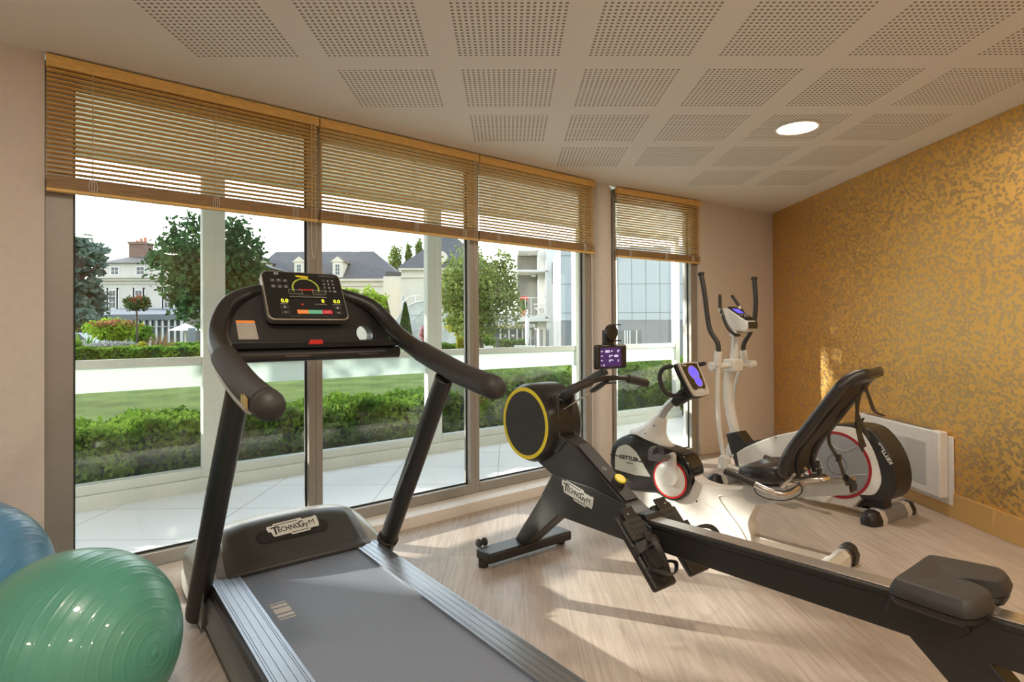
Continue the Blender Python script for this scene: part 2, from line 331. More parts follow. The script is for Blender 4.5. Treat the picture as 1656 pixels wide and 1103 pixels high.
def mk_gold():
    m = bpy.data.materials.new('gold_wallpaper'); m.use_nodes = True; t = NT(m); b = t.n['Principled BSDF']
    tcn = t.n.new('ShaderNodeTexCoord'); mp = t.n.new('ShaderNodeMapping'); mp.inputs['Scale'].default_value = (1, 1, 1.25); t.l.new(tcn.outputs['Object'], mp.inputs[0])
    rt = t.n.new('ShaderNodeMapping'); rt.inputs['Rotation'].default_value = (R(9), 0, 0); t.l.new(mp.outputs[0], rt.inputs[0])
    vo = t.n.new('ShaderNodeTexVoronoi'); vo.distance = 'CHEBYCHEV'; vo.inputs['Scale'].default_value = 46; t.l.new(rt.outputs[0], vo.inputs[0])
    sp = t.n.new('ShaderNodeSeparateColor'); t.l.new(vo.outputs['Color'], sp.inputs[0])
    sel = t.m('GREATER_THAN', sp.outputs[0], 0.53)
    w1 = t.n.new('ShaderNodeTexNoise'); w1.inputs['Scale'].default_value = 4; mpw = t.n.new('ShaderNodeMapping'); mpw.inputs['Scale'].default_value = (1, 60, 60); t.l.new(tcn.outputs['Object'], mpw.inputs[0]); t.l.new(mpw.outputs[0], w1.inputs[0])
    mx = t.n.new('ShaderNodeMix'); mx.data_type = 'RGBA'; t.l.new(sel, mx.inputs[0]); mx.inputs[6].default_value = (0.98, 0.60, 0.17, 1); mx.inputs[7].default_value = (0.76, 0.52, 0.25, 1)
    mx2 = t.n.new('ShaderNodeMix'); mx2.data_type = 'RGBA'; mx2.blend_type = 'MULTIPLY'; mx2.inputs[0].default_value = 0.35; t.l.new(mx.outputs[2], mx2.inputs[6]); t.l.new(w1.outputs[0], mx2.inputs[7])
    t.l.new(mx2.outputs[2], b.inputs['Base Color'])
    t.l.new(t.m('MULTIPLY_ADD', sel, 0.16, 0.64), b.inputs['Metallic'])
    t.l.new(t.m('MULTIPLY_ADD', sel, -0.10, 0.46), b.inputs['Roughness'])
    return m
M['gold'] = mk_gold()
def mk_frost():
    m = bpy.data.materials.new('frosted_film'); m.use_nodes = True; t = m.node_tree; t.nodes.clear()
    o = t.nodes.new('ShaderNodeOutputMaterial'); d = t.nodes.new('ShaderNodeBsdfDiffuse'); tr = t.nodes.new('ShaderNodeBsdfTranslucent'); mx = t.nodes.new('ShaderNodeMixShader'); mx.inputs[0].default_value = 0.6
    d.inputs[0].default_value = (0.80, 0.86, 0.83, 1); tr.inputs[0].default_value = (0.72, 0.80, 0.76, 1)
    t.links.new(d.outputs[0], mx.inputs[1]); t.links.new(tr.outputs[0], mx.inputs[2]); t.links.new(mx.outputs[0], o.inputs[0]); return m
M['frost'] = mk_frost()

# ---------------------------------------------------------------- room shell
H = 2.51
INN = [(-2.095, 2.610), (-1.128, 3.408), (-0.228, 4.141), (0.722, 4.899), (0.943, 5.094), (1.880, 5.676), (2.910, 6.305)]
LEFT = [(-2.210, 2.500), (-2.75, 1.85), (-3.35, 0.8), (-3.6, -0.5), (-3.6, -3.2)]
OUT = [(-4.60, 2.35), (-3.75, 3.42), (-3.09, 4.041), (-2.384, 4.655), (-1.70, 5.21), (-0.782, 5.926), (-0.07, 6.46), (0.867, 7.140), (1.43, 7.55), (2.41, 8.215)]
room = LEFT[::-1] + INN + [(2.91, -3.2)]
G().add([(x, y, 0) for x, y in room], [tuple(range(len(room)))]).build('floor', M['floor'], kind='structure')
G().add([(x, y, H) for x, y in room], [tuple(range(len(room)))]).build('ceiling', M['ceiling'], kind='structure')
gal = OUT + [(2.95, 8.6), (3.2, 6.5)] + INN[::-1] + LEFT[:2]
G().add([(x, y, 2.565) for x, y in gal], [tuple(range(len(gal)))]).build('ceiling', M['gallery_white'], kind='structure')
G().add([(x, y, -0.004) for x, y in gal], [tuple(range(len(gal)))]).build('floor', M['tile'], kind='structure')
roof = [(x, y) for x, y in OUT] + [(3.6, 8.9), (3.6, 6.3), (3.6, -3.4), (-4.0, -3.4), (-4.0, 0.8)]
G().prism(roof, 2.58, 2.80, 'z').build('roof_slab', M['gallery_white'], kind='structure')
def wallseg(g, p, q, z0, z1, t0=0.0, t1=0.2):
    d = Vector((q[0] - p[0], q[1] - p[1])).normalized(); n = Vector((-d[1], d[0]))
    vs = []
    for z in (z0, z1):
        for a, b in ((p, t0), (q, t0), (q, t1), (p, t1)): vs.append((a[0] + n[0] * b, a[1] + n[1] * b, z))
    g.add(vs, [(3, 2, 1, 0), (4, 5, 6, 7), (0, 1, 5, 4), (1, 2, 6, 5), (2, 3, 7, 6), (3, 0, 4, 7)])
g = G(); pl = LEFT[::-1] + [INN[0]]
for p, q in zip(pl, pl[1:]): wallseg(g, p, q, 0, H)
g.build('wall_left', M['wall'], kind='structure')
g = G(); wallseg(g, INN[5], INN[6], 0, H); g.build('wall_front', M['wall'], kind='structure')
G().box(2.91, 3.11, -3.2, 6.42, 0, H).build('wall_right', M['gold'], kind='structure')
G().box(-3.6, 2.91, -3.4, -3.2, 0, H).build('wall_rear', M['wall'], kind='structure')
g = G(); wallseg(g, INN[5], INN[6], 0, 0.125, -0.012, 0.0); g.build('baseboard_front', M['wall'], kind='structure', bevel=0.002)
G().box(2.897, 2.91, -3.2, 6.28, 0, 0.16).build('baseboard_right', M['base_gold'], kind='structure', bevel=0.002)
# round column between the third and the fourth window, with the wall piece behind it
G().cyl((0.792, 5.035, 0), (0.792, 5.035, H), 0.098, n=48).build('column', M['wall'], kind='structure')
g = G(); wallseg(g, (0.735, 4.93), (0.935, 5.087), 0, H, 0.03, 0.14); g.build('wall_front', M['wall'], kind='structure')

def frame(nm, p, q, lw, rw, y0, y1, zb, gz0, gz1, mats, transom=None, off=0.0, film=None, gk=True, HT=None):
    HT = HT or H - 0.015
    d = Vector((q[0] - p[0], q[1] - p[1])); L = d.length
    e = empty(nm, (p[0], p[1], 0), math.atan2(d[1], d[0]), kind='structure')
    g = G()
    if lw: g.box(0, lw, y0, y1, zb, HT)
    if rw: g.box(L - rw, L, y0, y1, zb, HT)
    g.box(lw, L - rw, y0, y1, zb, gz0).box(lw, L - rw, y0, y1, gz1, HT)
    if transom: g.box(lw, L - rw, y0 + 0.012, y1 - 0.006, transom[0], transom[1])
    g.build('window_frame', M[mats[0]], e, bevel=0.003)
    ym = (y0 + y1) / 2 + 0.012
    G().add([(lw, ym, gz0), (L - rw, ym, gz0), (L - rw, ym, gz1), (lw, ym, gz1)], [(0, 1, 2, 3)]).build('glass', M[mats[1]], e)
    if gk:
        G().box(lw, lw + .009, ym - .012, ym - .004, gz0, gz1).box(L - rw - .009, L - rw, ym - .012, ym - .004, gz0, gz1).box(lw, L - rw, ym - .012, ym - .004, gz0, gz0 + .009).box(lw, L - rw, ym - .012, ym - .004, gz1 - .009, gz1).build('gasket', M['gasket'], e)
    if film: G().box(lw, L - rw, ym - 0.009, ym - 0.005, film[0], film[1]).build('frosted_band', M['frost'], e)
    return e
frame('window_1', INN[0], INN[1], 0.105, 0.042, 0.03, 0.11, 0.07, 0.135, 2.40, ('alu', 'glass'))
frame('window_2', INN[1], INN[2], 0.040, 0.040, 0.03, 0.11, 0.07, 0.135, 2.40, ('alu', 'glass'))
frame('window_3', INN[2], INN[3], 0.040, 0.065, 0.03, 0.11, 0.07, 0.135, 2.40, ('alu', 'glass'))
frame('window_4', INN[4], INN[5], 0.035, 0.085, 0.02, 0.10, 0.0, 0.075, 2.40, ('alu', 'glass'))
k = 5
mull = [0, 3, 5, 7, 9]
for i in range(len(OUT) - 1):
    lw = 0.08 if i in mull else 0.0; rw = 0.085 if (i + 1) in mull else 0.0
    if i == 0: lw = 0.1
    frame('window_%d' % k, OUT[i], OUT[i + 1], lw, rw, -0.05, 0.03, 0.095, 0.168, 2.505, ('alu_out', 'glass_out'), (0.985, 1.045), film=(0.81, 0.985), gk=False, HT=2.57); k += 1
g = G()
for p, q in zip(OUT, OUT[1:]): wallseg(g, p, q, -0.05, 0.095, -0.075, 0.06)
g.build('trim_1', M['alu_out'], kind='structure')
g = G()
for p, q in zip(INN[:3], INN[1:4]): wallseg(g, p, q, 0.0, 0.068, -0.14, 0.13)
g.build('trim_2', M['white_paint'], kind='structure')
# white end wall of the gallery on the right of window four
g = G(); wallseg(g, (2.06, 6.1), (2.62, 8.5), 0, 2.56, -0.2, 0.0)
g.build('wall_gallery', M['gallery_white'], kind='structure')
for j, (px, py) in enumerate(((848, 788.5), (711, 821))):
    r = at(px, py, 1) - CAM; c = CAM + r * ((0.07 - 1.25) / r[2])
    o = G().lathe([(0.016, 0), (0.016, .003), (0.011, .0045), (0.010, .002)], (0, 0, 0), (0, 0, 1), 20).build('sill_socket', M['white_paint'])
    o.location = (c[0], c[1], 0.068)
    tag(o, ['small round white cap on the window sill, near the rowing machine', 'small round white cap on the window sill, near the treadmill post'][j], 'cap', 'round caps on the window sill')

# ---------------------------------------------------------------- venetian blinds
def blind(p, q, label):
    d = Vector((q[0] - p[0], q[1] - p[1])); L = d.length - 0.006
    e = empty('venetian_blind', (p[0], p[1], 1.885), math.atan2(d[1], d[0]), label, 'blind', 'wooden venetian blinds')
    z = lambda a: a - 1.885
    G().box(0.003, L, -0.045, 0.0, z(2.448), z(2.500)).build('head_rail', M['blind'], e, bevel=0.003)
    g = G(); a = R(-12); n = 22
    for i in range(n):
        zc = z(1.972 + i * 0.0219); c, s = math.cos(a) * 0.0125, math.sin(a) * 0.0125; th = 0.0013
        vs = []
        for x in (0.006, L - 0.004): vs += [(x, -0.022 - c, zc - s), (x, -0.022 + c, zc + s), (x, -0.022 + c, zc + s + 2 * th), (x, -0.022 - c, zc - s + 2 * th)]
        g.add(vs, [(0, 4, 5, 1), (1, 5, 6, 2), (2, 6, 7, 3), (3, 7, 4, 0), (0, 1, 2, 3), (7, 6, 5, 4)])
    g.build('slats', M['blind'], e)
    g = G()
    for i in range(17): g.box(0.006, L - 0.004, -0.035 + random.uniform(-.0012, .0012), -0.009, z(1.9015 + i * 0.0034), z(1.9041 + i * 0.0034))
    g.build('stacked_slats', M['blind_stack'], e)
    G().box(0.004, L - 0.002, -0.037, -0.007, 0, 0.015).build('bottom_rail', M['blind'], e, bevel=0.003)
    for f in (0.14, 0.56, 0.89):
        x = f * L; g = G()
        for y in (-0.037, -0.008): g.tube([(x, y, z(1.95)), (x, y, z(2.45))], 0.0012, 5)
        for y in (-0.04, -0.006):
            for dx in (-.012, -.004, .004, .012): g.tube(smooth([(x + dx, y, .012), (x + dx * 1.3, y - .004 * (1 if y < -.02 else -1), .04), (x + dx * .8, y, .07)], 4), 0.0021, 5)
        g.build('ladder_cord', M['cord'], e)
    x = L - 0.035
    G().tube(smooth([(x - .012, -.052, z(2.46)), (x - .012, -.054, z(2.0)), (x - .016, -.056, z(1.76)), (x - .004, -.057, z(1.665)), (x + .010, -.056, z(1.76)), (x + .008, -.054, z(2.0)), (x + .008, -.052, z(2.46))], 6), 0.0019, 6).build('pull_cord', M['cord'], e)
    return e
blind(INN[0], INN[1], 'golden wooden venetian blind over the leftmost window, the largest in view')
blind(INN[1], INN[2], 'golden wooden venetian blind above and right of the treadmill console, middle of the joined three')
blind(INN[2], INN[3], 'golden wooden venetian blind just left of the round column')
blind(INN[4], INN[5], 'narrow golden wooden venetian blind just right of the round column')

# ---------------------------------------------------------------- ceiling lamps
M['lamp'] = mat('lamp_diffuser', (1, .95, .85), 0.5, emit=(1.0, 0.80, 0.56), es=9.0)
def downlight(x, y, power, label=None, group=None):
    e = empty('ceiling_light', (x, y, H - 0.012), 0, label, 'ceiling light', group)
    G().lathe([(0.128, 0.012), (0.134, 0.008), (0.130, 0.0), (0.117, 0.002), (0.115, 0.010)], (0, 0, 0), (0, 0, 1), 48, ring=True).build('rim', M['white_paint'], e)
    G().lathe([(0.001, 0.004), (0.116, 0.004), (0.116, 0.010), (0.001, 0.010)], (0, 0, 0), (0, 0, 1), 40).build('diffuser', M['lamp'], e)
    ld = bpy.data.lights.new('lamp_light', 'AREA'); ld.shape = 'DISK'; ld.size = 0.22; ld.energy = power; ld.color = (1.0, 0.88, 0.74)
    lo = bpy.data.objects.new('lamp_light', ld); COL.objects.link(lo); lo.parent = e; lo.location = (0, 0, -0.004)
    return e
downlight(1.816, 3.589, 16, 'round glowing downlight recessed in the perforated ceiling')
for x, y, where in ((1.8, 1.0, 'above the rowing machine rail end near the gold wall'), (-0.55, 1.0, 'above the open end of the treadmill belt'), (0.6, -0.9, 'in the middle of the ceiling behind the camera'), (2.0, -1.6, 'behind the camera near the gold wall'), (-1.8, -1.4, 'behind the camera near the left wall')):
    downlight(x, y, 19, 'added unseen downlight ' + where, 'added downlights out of the picture')  # lamps added out of view to light the interior

# ---------------------------------------------------------------- wall heater
e = empty('wall_heater', (2.908, 4.70, 0.10), 0, 'white electric panel heater hung low on the gold wall behind the exercise bike', 'heater')
G().box(-0.075, -0.012, -0.92, -0.03, 0.02, 0.46).build('body', M['heater'], e, bevel=0.012, seg=3)
G().box(-0.012, 0.0, -0.955, 0.0, -0.02, 0.43).build('back_plate', M['heater'], e, bevel=0.004)
G().box(-0.079, -0.075, -0.80, -0.15, 0.08, 0.37).build('grille', M['heater_grille'], e, bevel=0.002)
g = G()
for i in range(3): g.box(-0.066 + i * 0.016, -0.060 + i * 0.016, -0.84, -0.10, 0.4602, 0.4612)
g.build('air_slots', M['ink'], e)

# ---------------------------------------------------------------- exercise balls
def ball(name, c, r, pole, m, label):
    pole = Vector(pole).normalized(); prof = []
    N = 360
    for i in range(N + 1):
        t = math.pi * i / N; deg = 180 * i / N
        rr = r + (0.0010 if (deg % 6.0) < 0.9 and 4 < deg < 176 and not 84 < deg < 97 else 0.0)
        prof.append((max(rr * math.sin(t), 1e-4), rr * math.cos(t)))
    g = G().lathe(prof, (0, 0, 0), pole, 96)
    o = g.build(name, m, ang=80, label=label, cat='exercise ball'); o.location = c
    v = G().lathe([(0.012, 0), (0.012, 0.004), (0.007, 0.006)], pole * (r - 0.002), pole, 20).build('valve', m, o)
    return o
ball('exercise_ball', (-1.318, 1.745, 0.29), 0.29, (0.97, -0.20, 0.08), M['ball_green'], 'large glossy green ribbed exercise ball in the bottom left corner, nearest the camera')
ball('exercise_ball', (-2.017, 2.054, 0.325), 0.325, (0.96, 0.05, 0.0), M['ball_blue'], 'blue ribbed exercise ball behind the green one, against the left wall')

TG = 'TECHNOGYM'
def techno(parent, org, ex, ey, L):                  # the maker's stepped name plate; org is its left end on the baseline
    s = L / 1.0
    poly = [(0, .17), (0.02, .075), (.07, .07), (.09, -.02), (.115, -.055), (.42, -.055), (.44, -.10), (.80, -.10), (.815, -.055), (.98, -.055), (1.0, .03), (.99, .20), (.95, .215), (.93, .195), (.70, .195), (.685, .235), (.14, .235), (.12, .20), (.02, .20)]
    poly = [(x * s, y * s) for x, y in poly]
    g = plate(G(), org, ex, ey, poly, 0.0012); g.build('name_plate', M['logo'], parent)
    exv = Vector(ex).normalized(); eyv = Vector(ey); eyv = (eyv - exv * eyv.dot(exv)).normalized(); nz = exv.cross(eyv)
    o2 = Vector(org) + nz * 0.0014
    t1 = text('lettering', 'T', .25 * s, M['ink'], parent, o2 + exv * .07 * s - eyv * .01 * s, ex, ey, .0003, sx=1.1, bold=.004 * s)
    text('lettering', 'ECHNO', .155 * s, M['ink'], parent, o2 + exv * .195 * s + eyv * .02 * s, ex, ey, .0003, sx=.80, bold=.003 * s)
    text('lettering', 'G', .21 * s, M['ink'], parent, o2 + exv * .595 * s + eyv * .015 * s, ex, ey, .0003, sx=.80, bold=.003 * s)
    text('lettering', 'Y', .15 * s, M['ink'], parent, o2 + exv * .712 * s - eyv * .02 * s, ex, ey, .0003, sx=.9, bold=.003 * s)
    text('lettering', 'M', .165 * s, M['ink'], parent, o2 + exv * .800 * s + eyv * .02 * s, ex, ey, .0003, sx=1.0)
    for ln_ in ([(.15, .185), (.60, .185), (.60, .20), (.15, .20)], [(.44, -.06), (.78, -.06), (.78, -.045), (.44, -.045)]):
        plate(G(), o2, ex, ey, [(x * s, y * s) for x, y in ln_], .0003).build('plate_line', M['ink'], parent)

# ================================================================ treadmill (x back along the belt, y to the right-hand side of the picture)
T = empty('treadmill', (-0.95, 2.64, 0), R(-52.5), 'dark grey motorised treadmill with a wide curved handrail and black console', 'treadmill')
# base skirt, rails and belt
for s in (-1, 1):
    g = G().prism([(s * .398, .03), (s * .400, .10), (s * .392, .150), (s * .375, .168), (s * .36, .168), (s * .36, .03)], -0.10, 1.75, 'x'); g.build('side_skirt', M['skirt'], T, bevel=0.004)
    G().prism([(s * .374, .150), (s * .388, .165), (s * .384, .188), (s * .370, .196), (s * .36, .196), (s * .36, .15)], -0.03, 1.75, 'x').build('edge_trim', M['black_sat'], T, bevel=0.002)
    prof = []; x0, x1 = .262, .372; gro = [.0, .012, .030, .060, .088, .100]
    top = .2005
    pts = [(x0, .185), (x0, top)]
    for q in (.274, .281, .303, .330, .354, .362): pts += [(q - .0012, top), (q - .0008, top - .0022), (q + .0008, top - .0022), (q + .0012, top)]
    pts += [(x1, top), (x1, .185)]
    if s < 0: pts = [(-a, b) for a, b in pts]
    G().prism(pts, -0.035, 1.75, 'x').build('side_rail', M['rail_alu'], T)
G().box(-0.03, 1.70, -.262, .268, 0.165, 0.188).build('running_belt', M['belt'], T, bevel=0.003)
g = G()
for a, b in ((0.395, .403), (0.415, .437), (0.448, .490), (0.502, .524), (0.536, .544)):
    g.box(a - .065, b - .065, -.232, -.172, .1881, .1886)
g.build('belt_marks', M['mark'], T)
G().box(-0.3, 1.70, -.34, .34, 0.05, 0.16).build('deck', M['black'], T)
for u in (-.3, 1.5):
    for s in (-1, 1): G().cyl((u, s * .3, 0), (u, s * .3, .06), .025).build('foot', M['rubber'], T)
# motor hood: silver shell with a black lid
def hood(vs, hs, prof, lo=0.0):
    rings = []
    for v, h in zip(vs, hs):
        rings.append([(u + (h[1] if w > .1 else h[1] * .5), v, max(lo, w if w <= .195 else .195 + (w - .195) * h[0])) for u, w in prof])
    return rings
shell = sm2([(-.015, .188), (-.05, .203), (-.10, .244), (-.155, .292), (-.22, .334), (-.29, .348), (-.37, .330), (-.46, .268), (-.515, .18), (-.53, .09), (-.50, .035)], 3, False) + [(-.40, .03), (-.02, .03)]
vs = [-.415, -.41, -.385, -.34, -.28, -.20, -.10, 0, .10, .20, .28, .34, .385, .41, .415]
hs = [(.02, .10), (.25, .06), (.50, .03), (.74, .01), (.88, 0), (.95, 0), (.99, 0), (1, 0), (.99, 0), (.95, 0), (.88, 0), (.74, .01), (.50, .03), (.25, .06), (.02, .10)]
G().loft(hood(vs, hs, shell)).build('motor_hood', M['silver_paint'], T, ang=60)
lid = sm2([(.004, .190), (.006, .210), (-.028, .228), (-.080, .270), (-.130, .310), (-.178, .342), (-.222, .354), (-.236, .344)], 4, False) + [(-.225, .325), (-.10, .24), (-.02, .19)]
vs2 = [-.312, -.300, -.27, -.20, -.10, 0, .10, .20, .27, .300, .312]; hs2 = [(.70, -.012), (.82, -.004), (.89, 0), (.955, 0), (.995, 0), (1.0, 0), (.995, 0), (.955, 0), (.89, 0), (.82, -.004), (.70, -.012)]
lid_ob = G().loft(hood(vs2, hs2, lid, .186)).build('hood_lid', M['graphite'], T, ang=50)
fr = []
trim = sm2([(.000, .189), (-.004, .206), (-.038, .222), (-.088, .262), (-.138, .302), (-.188, .334), (-.242, .351), (-.262, .344)], 4, False) + [(-.25, .33), (-.10, .24), (-.02, .188)]
vs3 = [-.345, -.33, -.29, 0, .29, .33, .345]; hs3 = [(.60, -.012), (.74, -.004), (.86, 0), (1, 0), (.86, 0), (.74, -.004), (.60, -.012)]
G().loft(hood(vs3[:3] + [-.20, -.1, 0, .1, .2] + vs3[4:], hs3[:3] + [(.945, 0), (.988, 0), (.994, 0), (.988, 0), (.945, 0)] + hs3[4:], trim, .186)).build('hood_trim', M['mid_grey'], T, ang=60)
ln = Vector((-.100, 0, .081)).normalized()
badge = rrect(-.165, .165, -.034, .034, .033, 6)
gb = G(); plate(gb, (-.118, 0, .3005), (0, 1, 0), (ln[0], 0, ln[2]), badge, .0035); gb.build('badge', M['black'], T)
techno(T, Vector((-.118, -.115, .3005)) + Vector((.0026, 0, .0028)), (0, 1, 0.045), (ln[0], 0, ln[2]), .235)
# posts
for s in (-1, 1):
    G().tube([(-.085, s * .415, .045), (-.06, s * .415, .085), (.30, s * .408, .612), (.60, s * .398, 1.05)], [.043, .045, .044, .041], 28, flat=(1.0, .95)).build('post', M['black_sat'], T, ang=50, bevel=0.004)
    if s > 0: G().lathe([(.046, 0), (.052, .006), (.052, .02), (.046, .026)], (.02, s * .414, .205), (.36, 0, .527), 28).build('post_collar', M['rubber'], T)
# curved handrail, grips
hp = [(-.03, 0, 1.435), (-.02, .12, 1.432), (.0, .22, 1.412), (.06, .31, 1.370), (.12, .358, 1.302), (.20, .383, 1.232), (.33, .396, 1.175), (.5, .4, 1.127)]
for s in (-1, 1):
    p = smooth([(a, s * b, c) for a, b, c in hp], 6); rs = [.030 + .014 * min(1, i / (len(p) * .55)) for i in range(len(p))]
    if s == 1: G().tube(smooth([(a, -b, c) for a, b, c in hp[::-1]] + hp[1:], 6), [.044 - .016 * math.sin(math.pi * i / (14 * 6)) for i in range(14 * 6 + 1)], 24).build('handrail', M['black_sat'], T, ang=60)
    q = smooth([(.40, s * .399, 1.154), (.5, s * .4, 1.127), (.7, s * .4, 1.078), (.86, s * .398, 1.050), (.955, s * .395, 1.036)], 6)
    gr = G().tube(q, [.0455] * len(q), 28, flat=(1, 1), round_end=True).build('grip', M['rubber'], T, ang=60)
    G().lathe([(.0465, 0), (.0468, .001), (.0468, .004), (.0465, .005)], (.925, s * .3965, 1.0405), (.965, 0, -.18), 28).build('grip_seam', M['black'], gr)
    und = [Vector(a) + Vector((0, s * .016, -.034)) for a in q[2:-6]]
    G().tube(und, [.016] * len(und), 12, flat=(.9, 1.6)).build('underside_strip', M['silver_paint'], gr, ang=60)
gl = G(); plate(gl, (.845, -.4445, 1.040), (.97, 0, -.17), (.17, 0, .97), [(0, 0), (.075, -.003), (.078, .012), (.070, .03), (.03, .033), (.026, .024), (0, .026)], .0015); gl.build('grip_badge', M['gold_logo'], T)
# arch-shaped dash panel
arch = sm2([(-.345, 1.17), (-.352, 1.28), (-.315, 1.365), (-.22, 1.418), (0, 1.436), (.22, 1.42), (.315, 1.372), (.372, 1.28), (.388, 1.17)], 5, False)
hole = circ(.262, 1.232, .040, 24)
g = G()
# panel front built as a fan between the arch and the bottle hole on the right, keeping the hole open
def ring_panel(g, outer, hol, x0, x1):
    n = len(hol); outp = []
    cx, cy = sum(p[0] for p in hol) / n, sum(p[1] for p in hol) / n; m = len(outer)
    for hx, hy in hol:
        d = Vector((hx - cx, hy - cy)).normalized(); best = None
        for i in range(m):
            a, b = Vector(outer[i]), Vector(outer[(i + 1) % m]); e_ = b - a; den = d[0] * e_[1] - d[1] * e_[0]
            if abs(den) < 1e-9: continue
            w_ = a - Vector((cx, cy)); t = (w_[0] * e_[1] - w_[1] * e_[0]) / den; s_ = (w_[0] * d[1] - w_[1] * d[0]) / den
            if t > 0 and -1e-6 <= s_ <= 1 + 1e-6 and (best is None or t < best): best = t
        outp.append((cx + d[0] * best, cy + d[1] * best))
    r = [[(x0, p[0], p[1]) for p in outp], [(x1, p[0], p[1]) for p in outp], [(x1, p[0], p[1]) for p in hol], [(x0, p[0], p[1]) for p in hol]]
    vs = [v for q in r for v in q]; fs = []
    for k in range(n):
        k2 = (k + 1) % n
        for a, b in ((0, 1), (1, 2), (2, 3), (3, 0)): fs.append((a * n + k, a * n + k2, b * n + k2, b * n + k))
    g.add(vs, fs)
split = .185
left_part = [p for p in arch if p[0] < split]; left_part += [(split, 1.424), (split, 1.17)]
g.prism(left_part, .055, .115, 'x')
ring_panel(g, [(split, 1.424)] + [p for p in arch if p[0] > split + .012] + [(split, 1.17)], hole, .055, .115)
def lean(o):
    for v in o.data.vertices: v.co[0] += .012 - .48 * (v.co[2] - 1.17)
    return o
lean(g.build('dash_panel', M['black_sat'], T, ang=30))
lean(G().lathe([(.0405, .0), (.044, .0), (.044, .018), (.039, .018)], (.102, .262, 1.232), (1, 0, 0), 32, ring=True).build('cup_holder_rim', M['gloss'], T))
G().prism([(.075, 1.178), (.20, 1.176), (.215, 1.202), (.205, 1.208), (.19, 1.192), (.08, 1.196)], -.335, .385, 'y').build('tray', M['black'], T, bevel=.003)
G().tube([(.17, -.35, 1.146), (.17, .40, 1.146)], .027, 20).build('front_bar', M['black_sat'], T)
G().box(.08, .165, -.34, .39, 1.140, 1.180).build('tray_support', M['black'], T)
for a, b in ((-.13, -.02), (.195, .290)): G().box(.19, .1965, a, b, 1.140, 1.150).build('hand_sensor', M['silver'], T, bevel=.002)
G().prism([(-.005, -.0), (.060, 0), (.055, .020), (.005, .020)], .195, .222, 'x').build('safety_key', M['red'], T, bevel=.003).location = (0, -.035, 1.190)
g = G().prism([(-.288, 1.214), (-.210, 1.214), (-.218, 1.293), (-.292, 1.293)], .1155, .1165, 'x'); lean(g.build('warning_label', M['paper'], T))
lean(G().prism([(-.2915, 1.282), (-.2170, 1.282), (-.218, 1.293), (-.292, 1.293)], .1166, .1172, 'x').build('label_header', M['orange'], T))
# console: built flat in its own plane (x right, y up) then tilted
CO = Vector((.126, 0, 1.298)); cy_ = Vector((-.128, 0, .205)).normalized(); cx_ = Vector((0, 1, 0)); cz_ = cx_.cross(cy_)
def onc(x, y, h=0.0): return CO + cx_ * x + cy_ * y + cz_ * h
def cplate(name, poly, h, th, m, parent=None, bevel=0):
    g = G(); plate(g, onc(0, 0, h), cx_, cy_, poly, th); return g.build(name, m, parent or con, bevel=bevel)
con = G(); plate(con, onc(0, 0, -.035), cx_, cy_, rrect(-.176, .176, -.004, .252, .028, 8), .035)
con = con.build('console', M['mid_grey'], T, bevel=.006, seg=3)
cplate('silver_rim', rrect(-.178, .178, -.006, .254, .029, 8), -.004, .010, M['silver'], bevel=.003)
cplate('glass_face', rrect(-.172, .172, 0.0, .248, .025, 8), .005, .003, M['gloss'])
hh = .0083
def box2(x0, x1, y0, y1): return [(x0, y0), (x1, y0), (x1, y1), (x0, y1)]
cplate('pause_key', box2(-.052, -.004, .024, .045), hh, .0006, M['orange']); cplate('start_key', box2(-.004, .058, .024, .045), hh, .0006, M['green_key']); cplate('stop_key', box2(.058, .104, .024, .045), hh, .0006, M['red_key'])
def ct(name, s, size, x, y, m, al='CENTER', sx=1.0, bold=0): return text(name, s, size, m, con, onc(x, y, hh + .0008), cx_, cy_, .0002, al, sx, bold)
ct('key_text', 'PAUSE', .010, -.028, .031, M['print']); ct('key_text', 'DEMARRAGE', .009, .027, .031, M['print']); ct('key_text', 'ARRÊT', .010, .081, .031, M['print'])
ct('incline_readout', '0.0', .026, -.098, .083, M['led'], bold=.0006); ct('calorie_readout', '0', .026, .071, .085, M['led'], bold=.0006); ct('speed_readout', '0.0', .026, .135, .085, M['led'], bold=.0006)
ct('readout_text', 'PENTE %', .0075, -.103, .073, M['print']); ct('readout_text', 'CALORIES KCAL', .0075, .060, .073, M['print']); ct('readout_text', 'VITESSE km/h', .0075, .130, .074, M['print'])
for x, y, s in ((-.102, .050, '+'), (-.102, .023, '−'), (.132, .050, '+'), (.132, .023, '−')):
    cplate('adjust_key', box2(x - .019, x + .019, y - .003, y + .018), hh, .0005, M['key']); ct('key_text', s, .020, x, y + .001, M['print'], bold=.0008)
g = G(); n = 26; r0, r1 = .052, .0585; arc = []
for i in range(n + 1):
    a = R(-22 + 224 * i / n); arc.append((math.cos(a), math.sin(a)))
for i in range(n):
    plate(g, onc(0.006, .162, hh), cx_, cy_, [(arc[i][0] * r0 * 1.05, arc[i][1] * r0 * .95), (arc[i][0] * r1 * 1.05, arc[i][1] * r1 * .95), (arc[i + 1][0] * r1 * 1.05, arc[i + 1][1] * r1 * .95), (arc[i + 1][0] * r0 * 1.05, arc[i + 1][1] * r0 * .95)], .0006)
g.build('dial_arc', M['olive_led'], con)
ct('message_text', 'TECHNOGYM', .011, .006, .150, M['red_led'], bold=.0004)
g = G(); plate(g, onc(-.030, .218, hh), cx_, cy_, [(0, .012), (.004, .004), (.02, .003), (.026, -.002), (.052, -.002), (.058, .004), (.056, .011), (.036, .014), (0, .0145)], .0008); g.build('small_logo', M['yellow'], con)
ct('logo_text', TG, .0085, -.001, .2185, M['ink'])
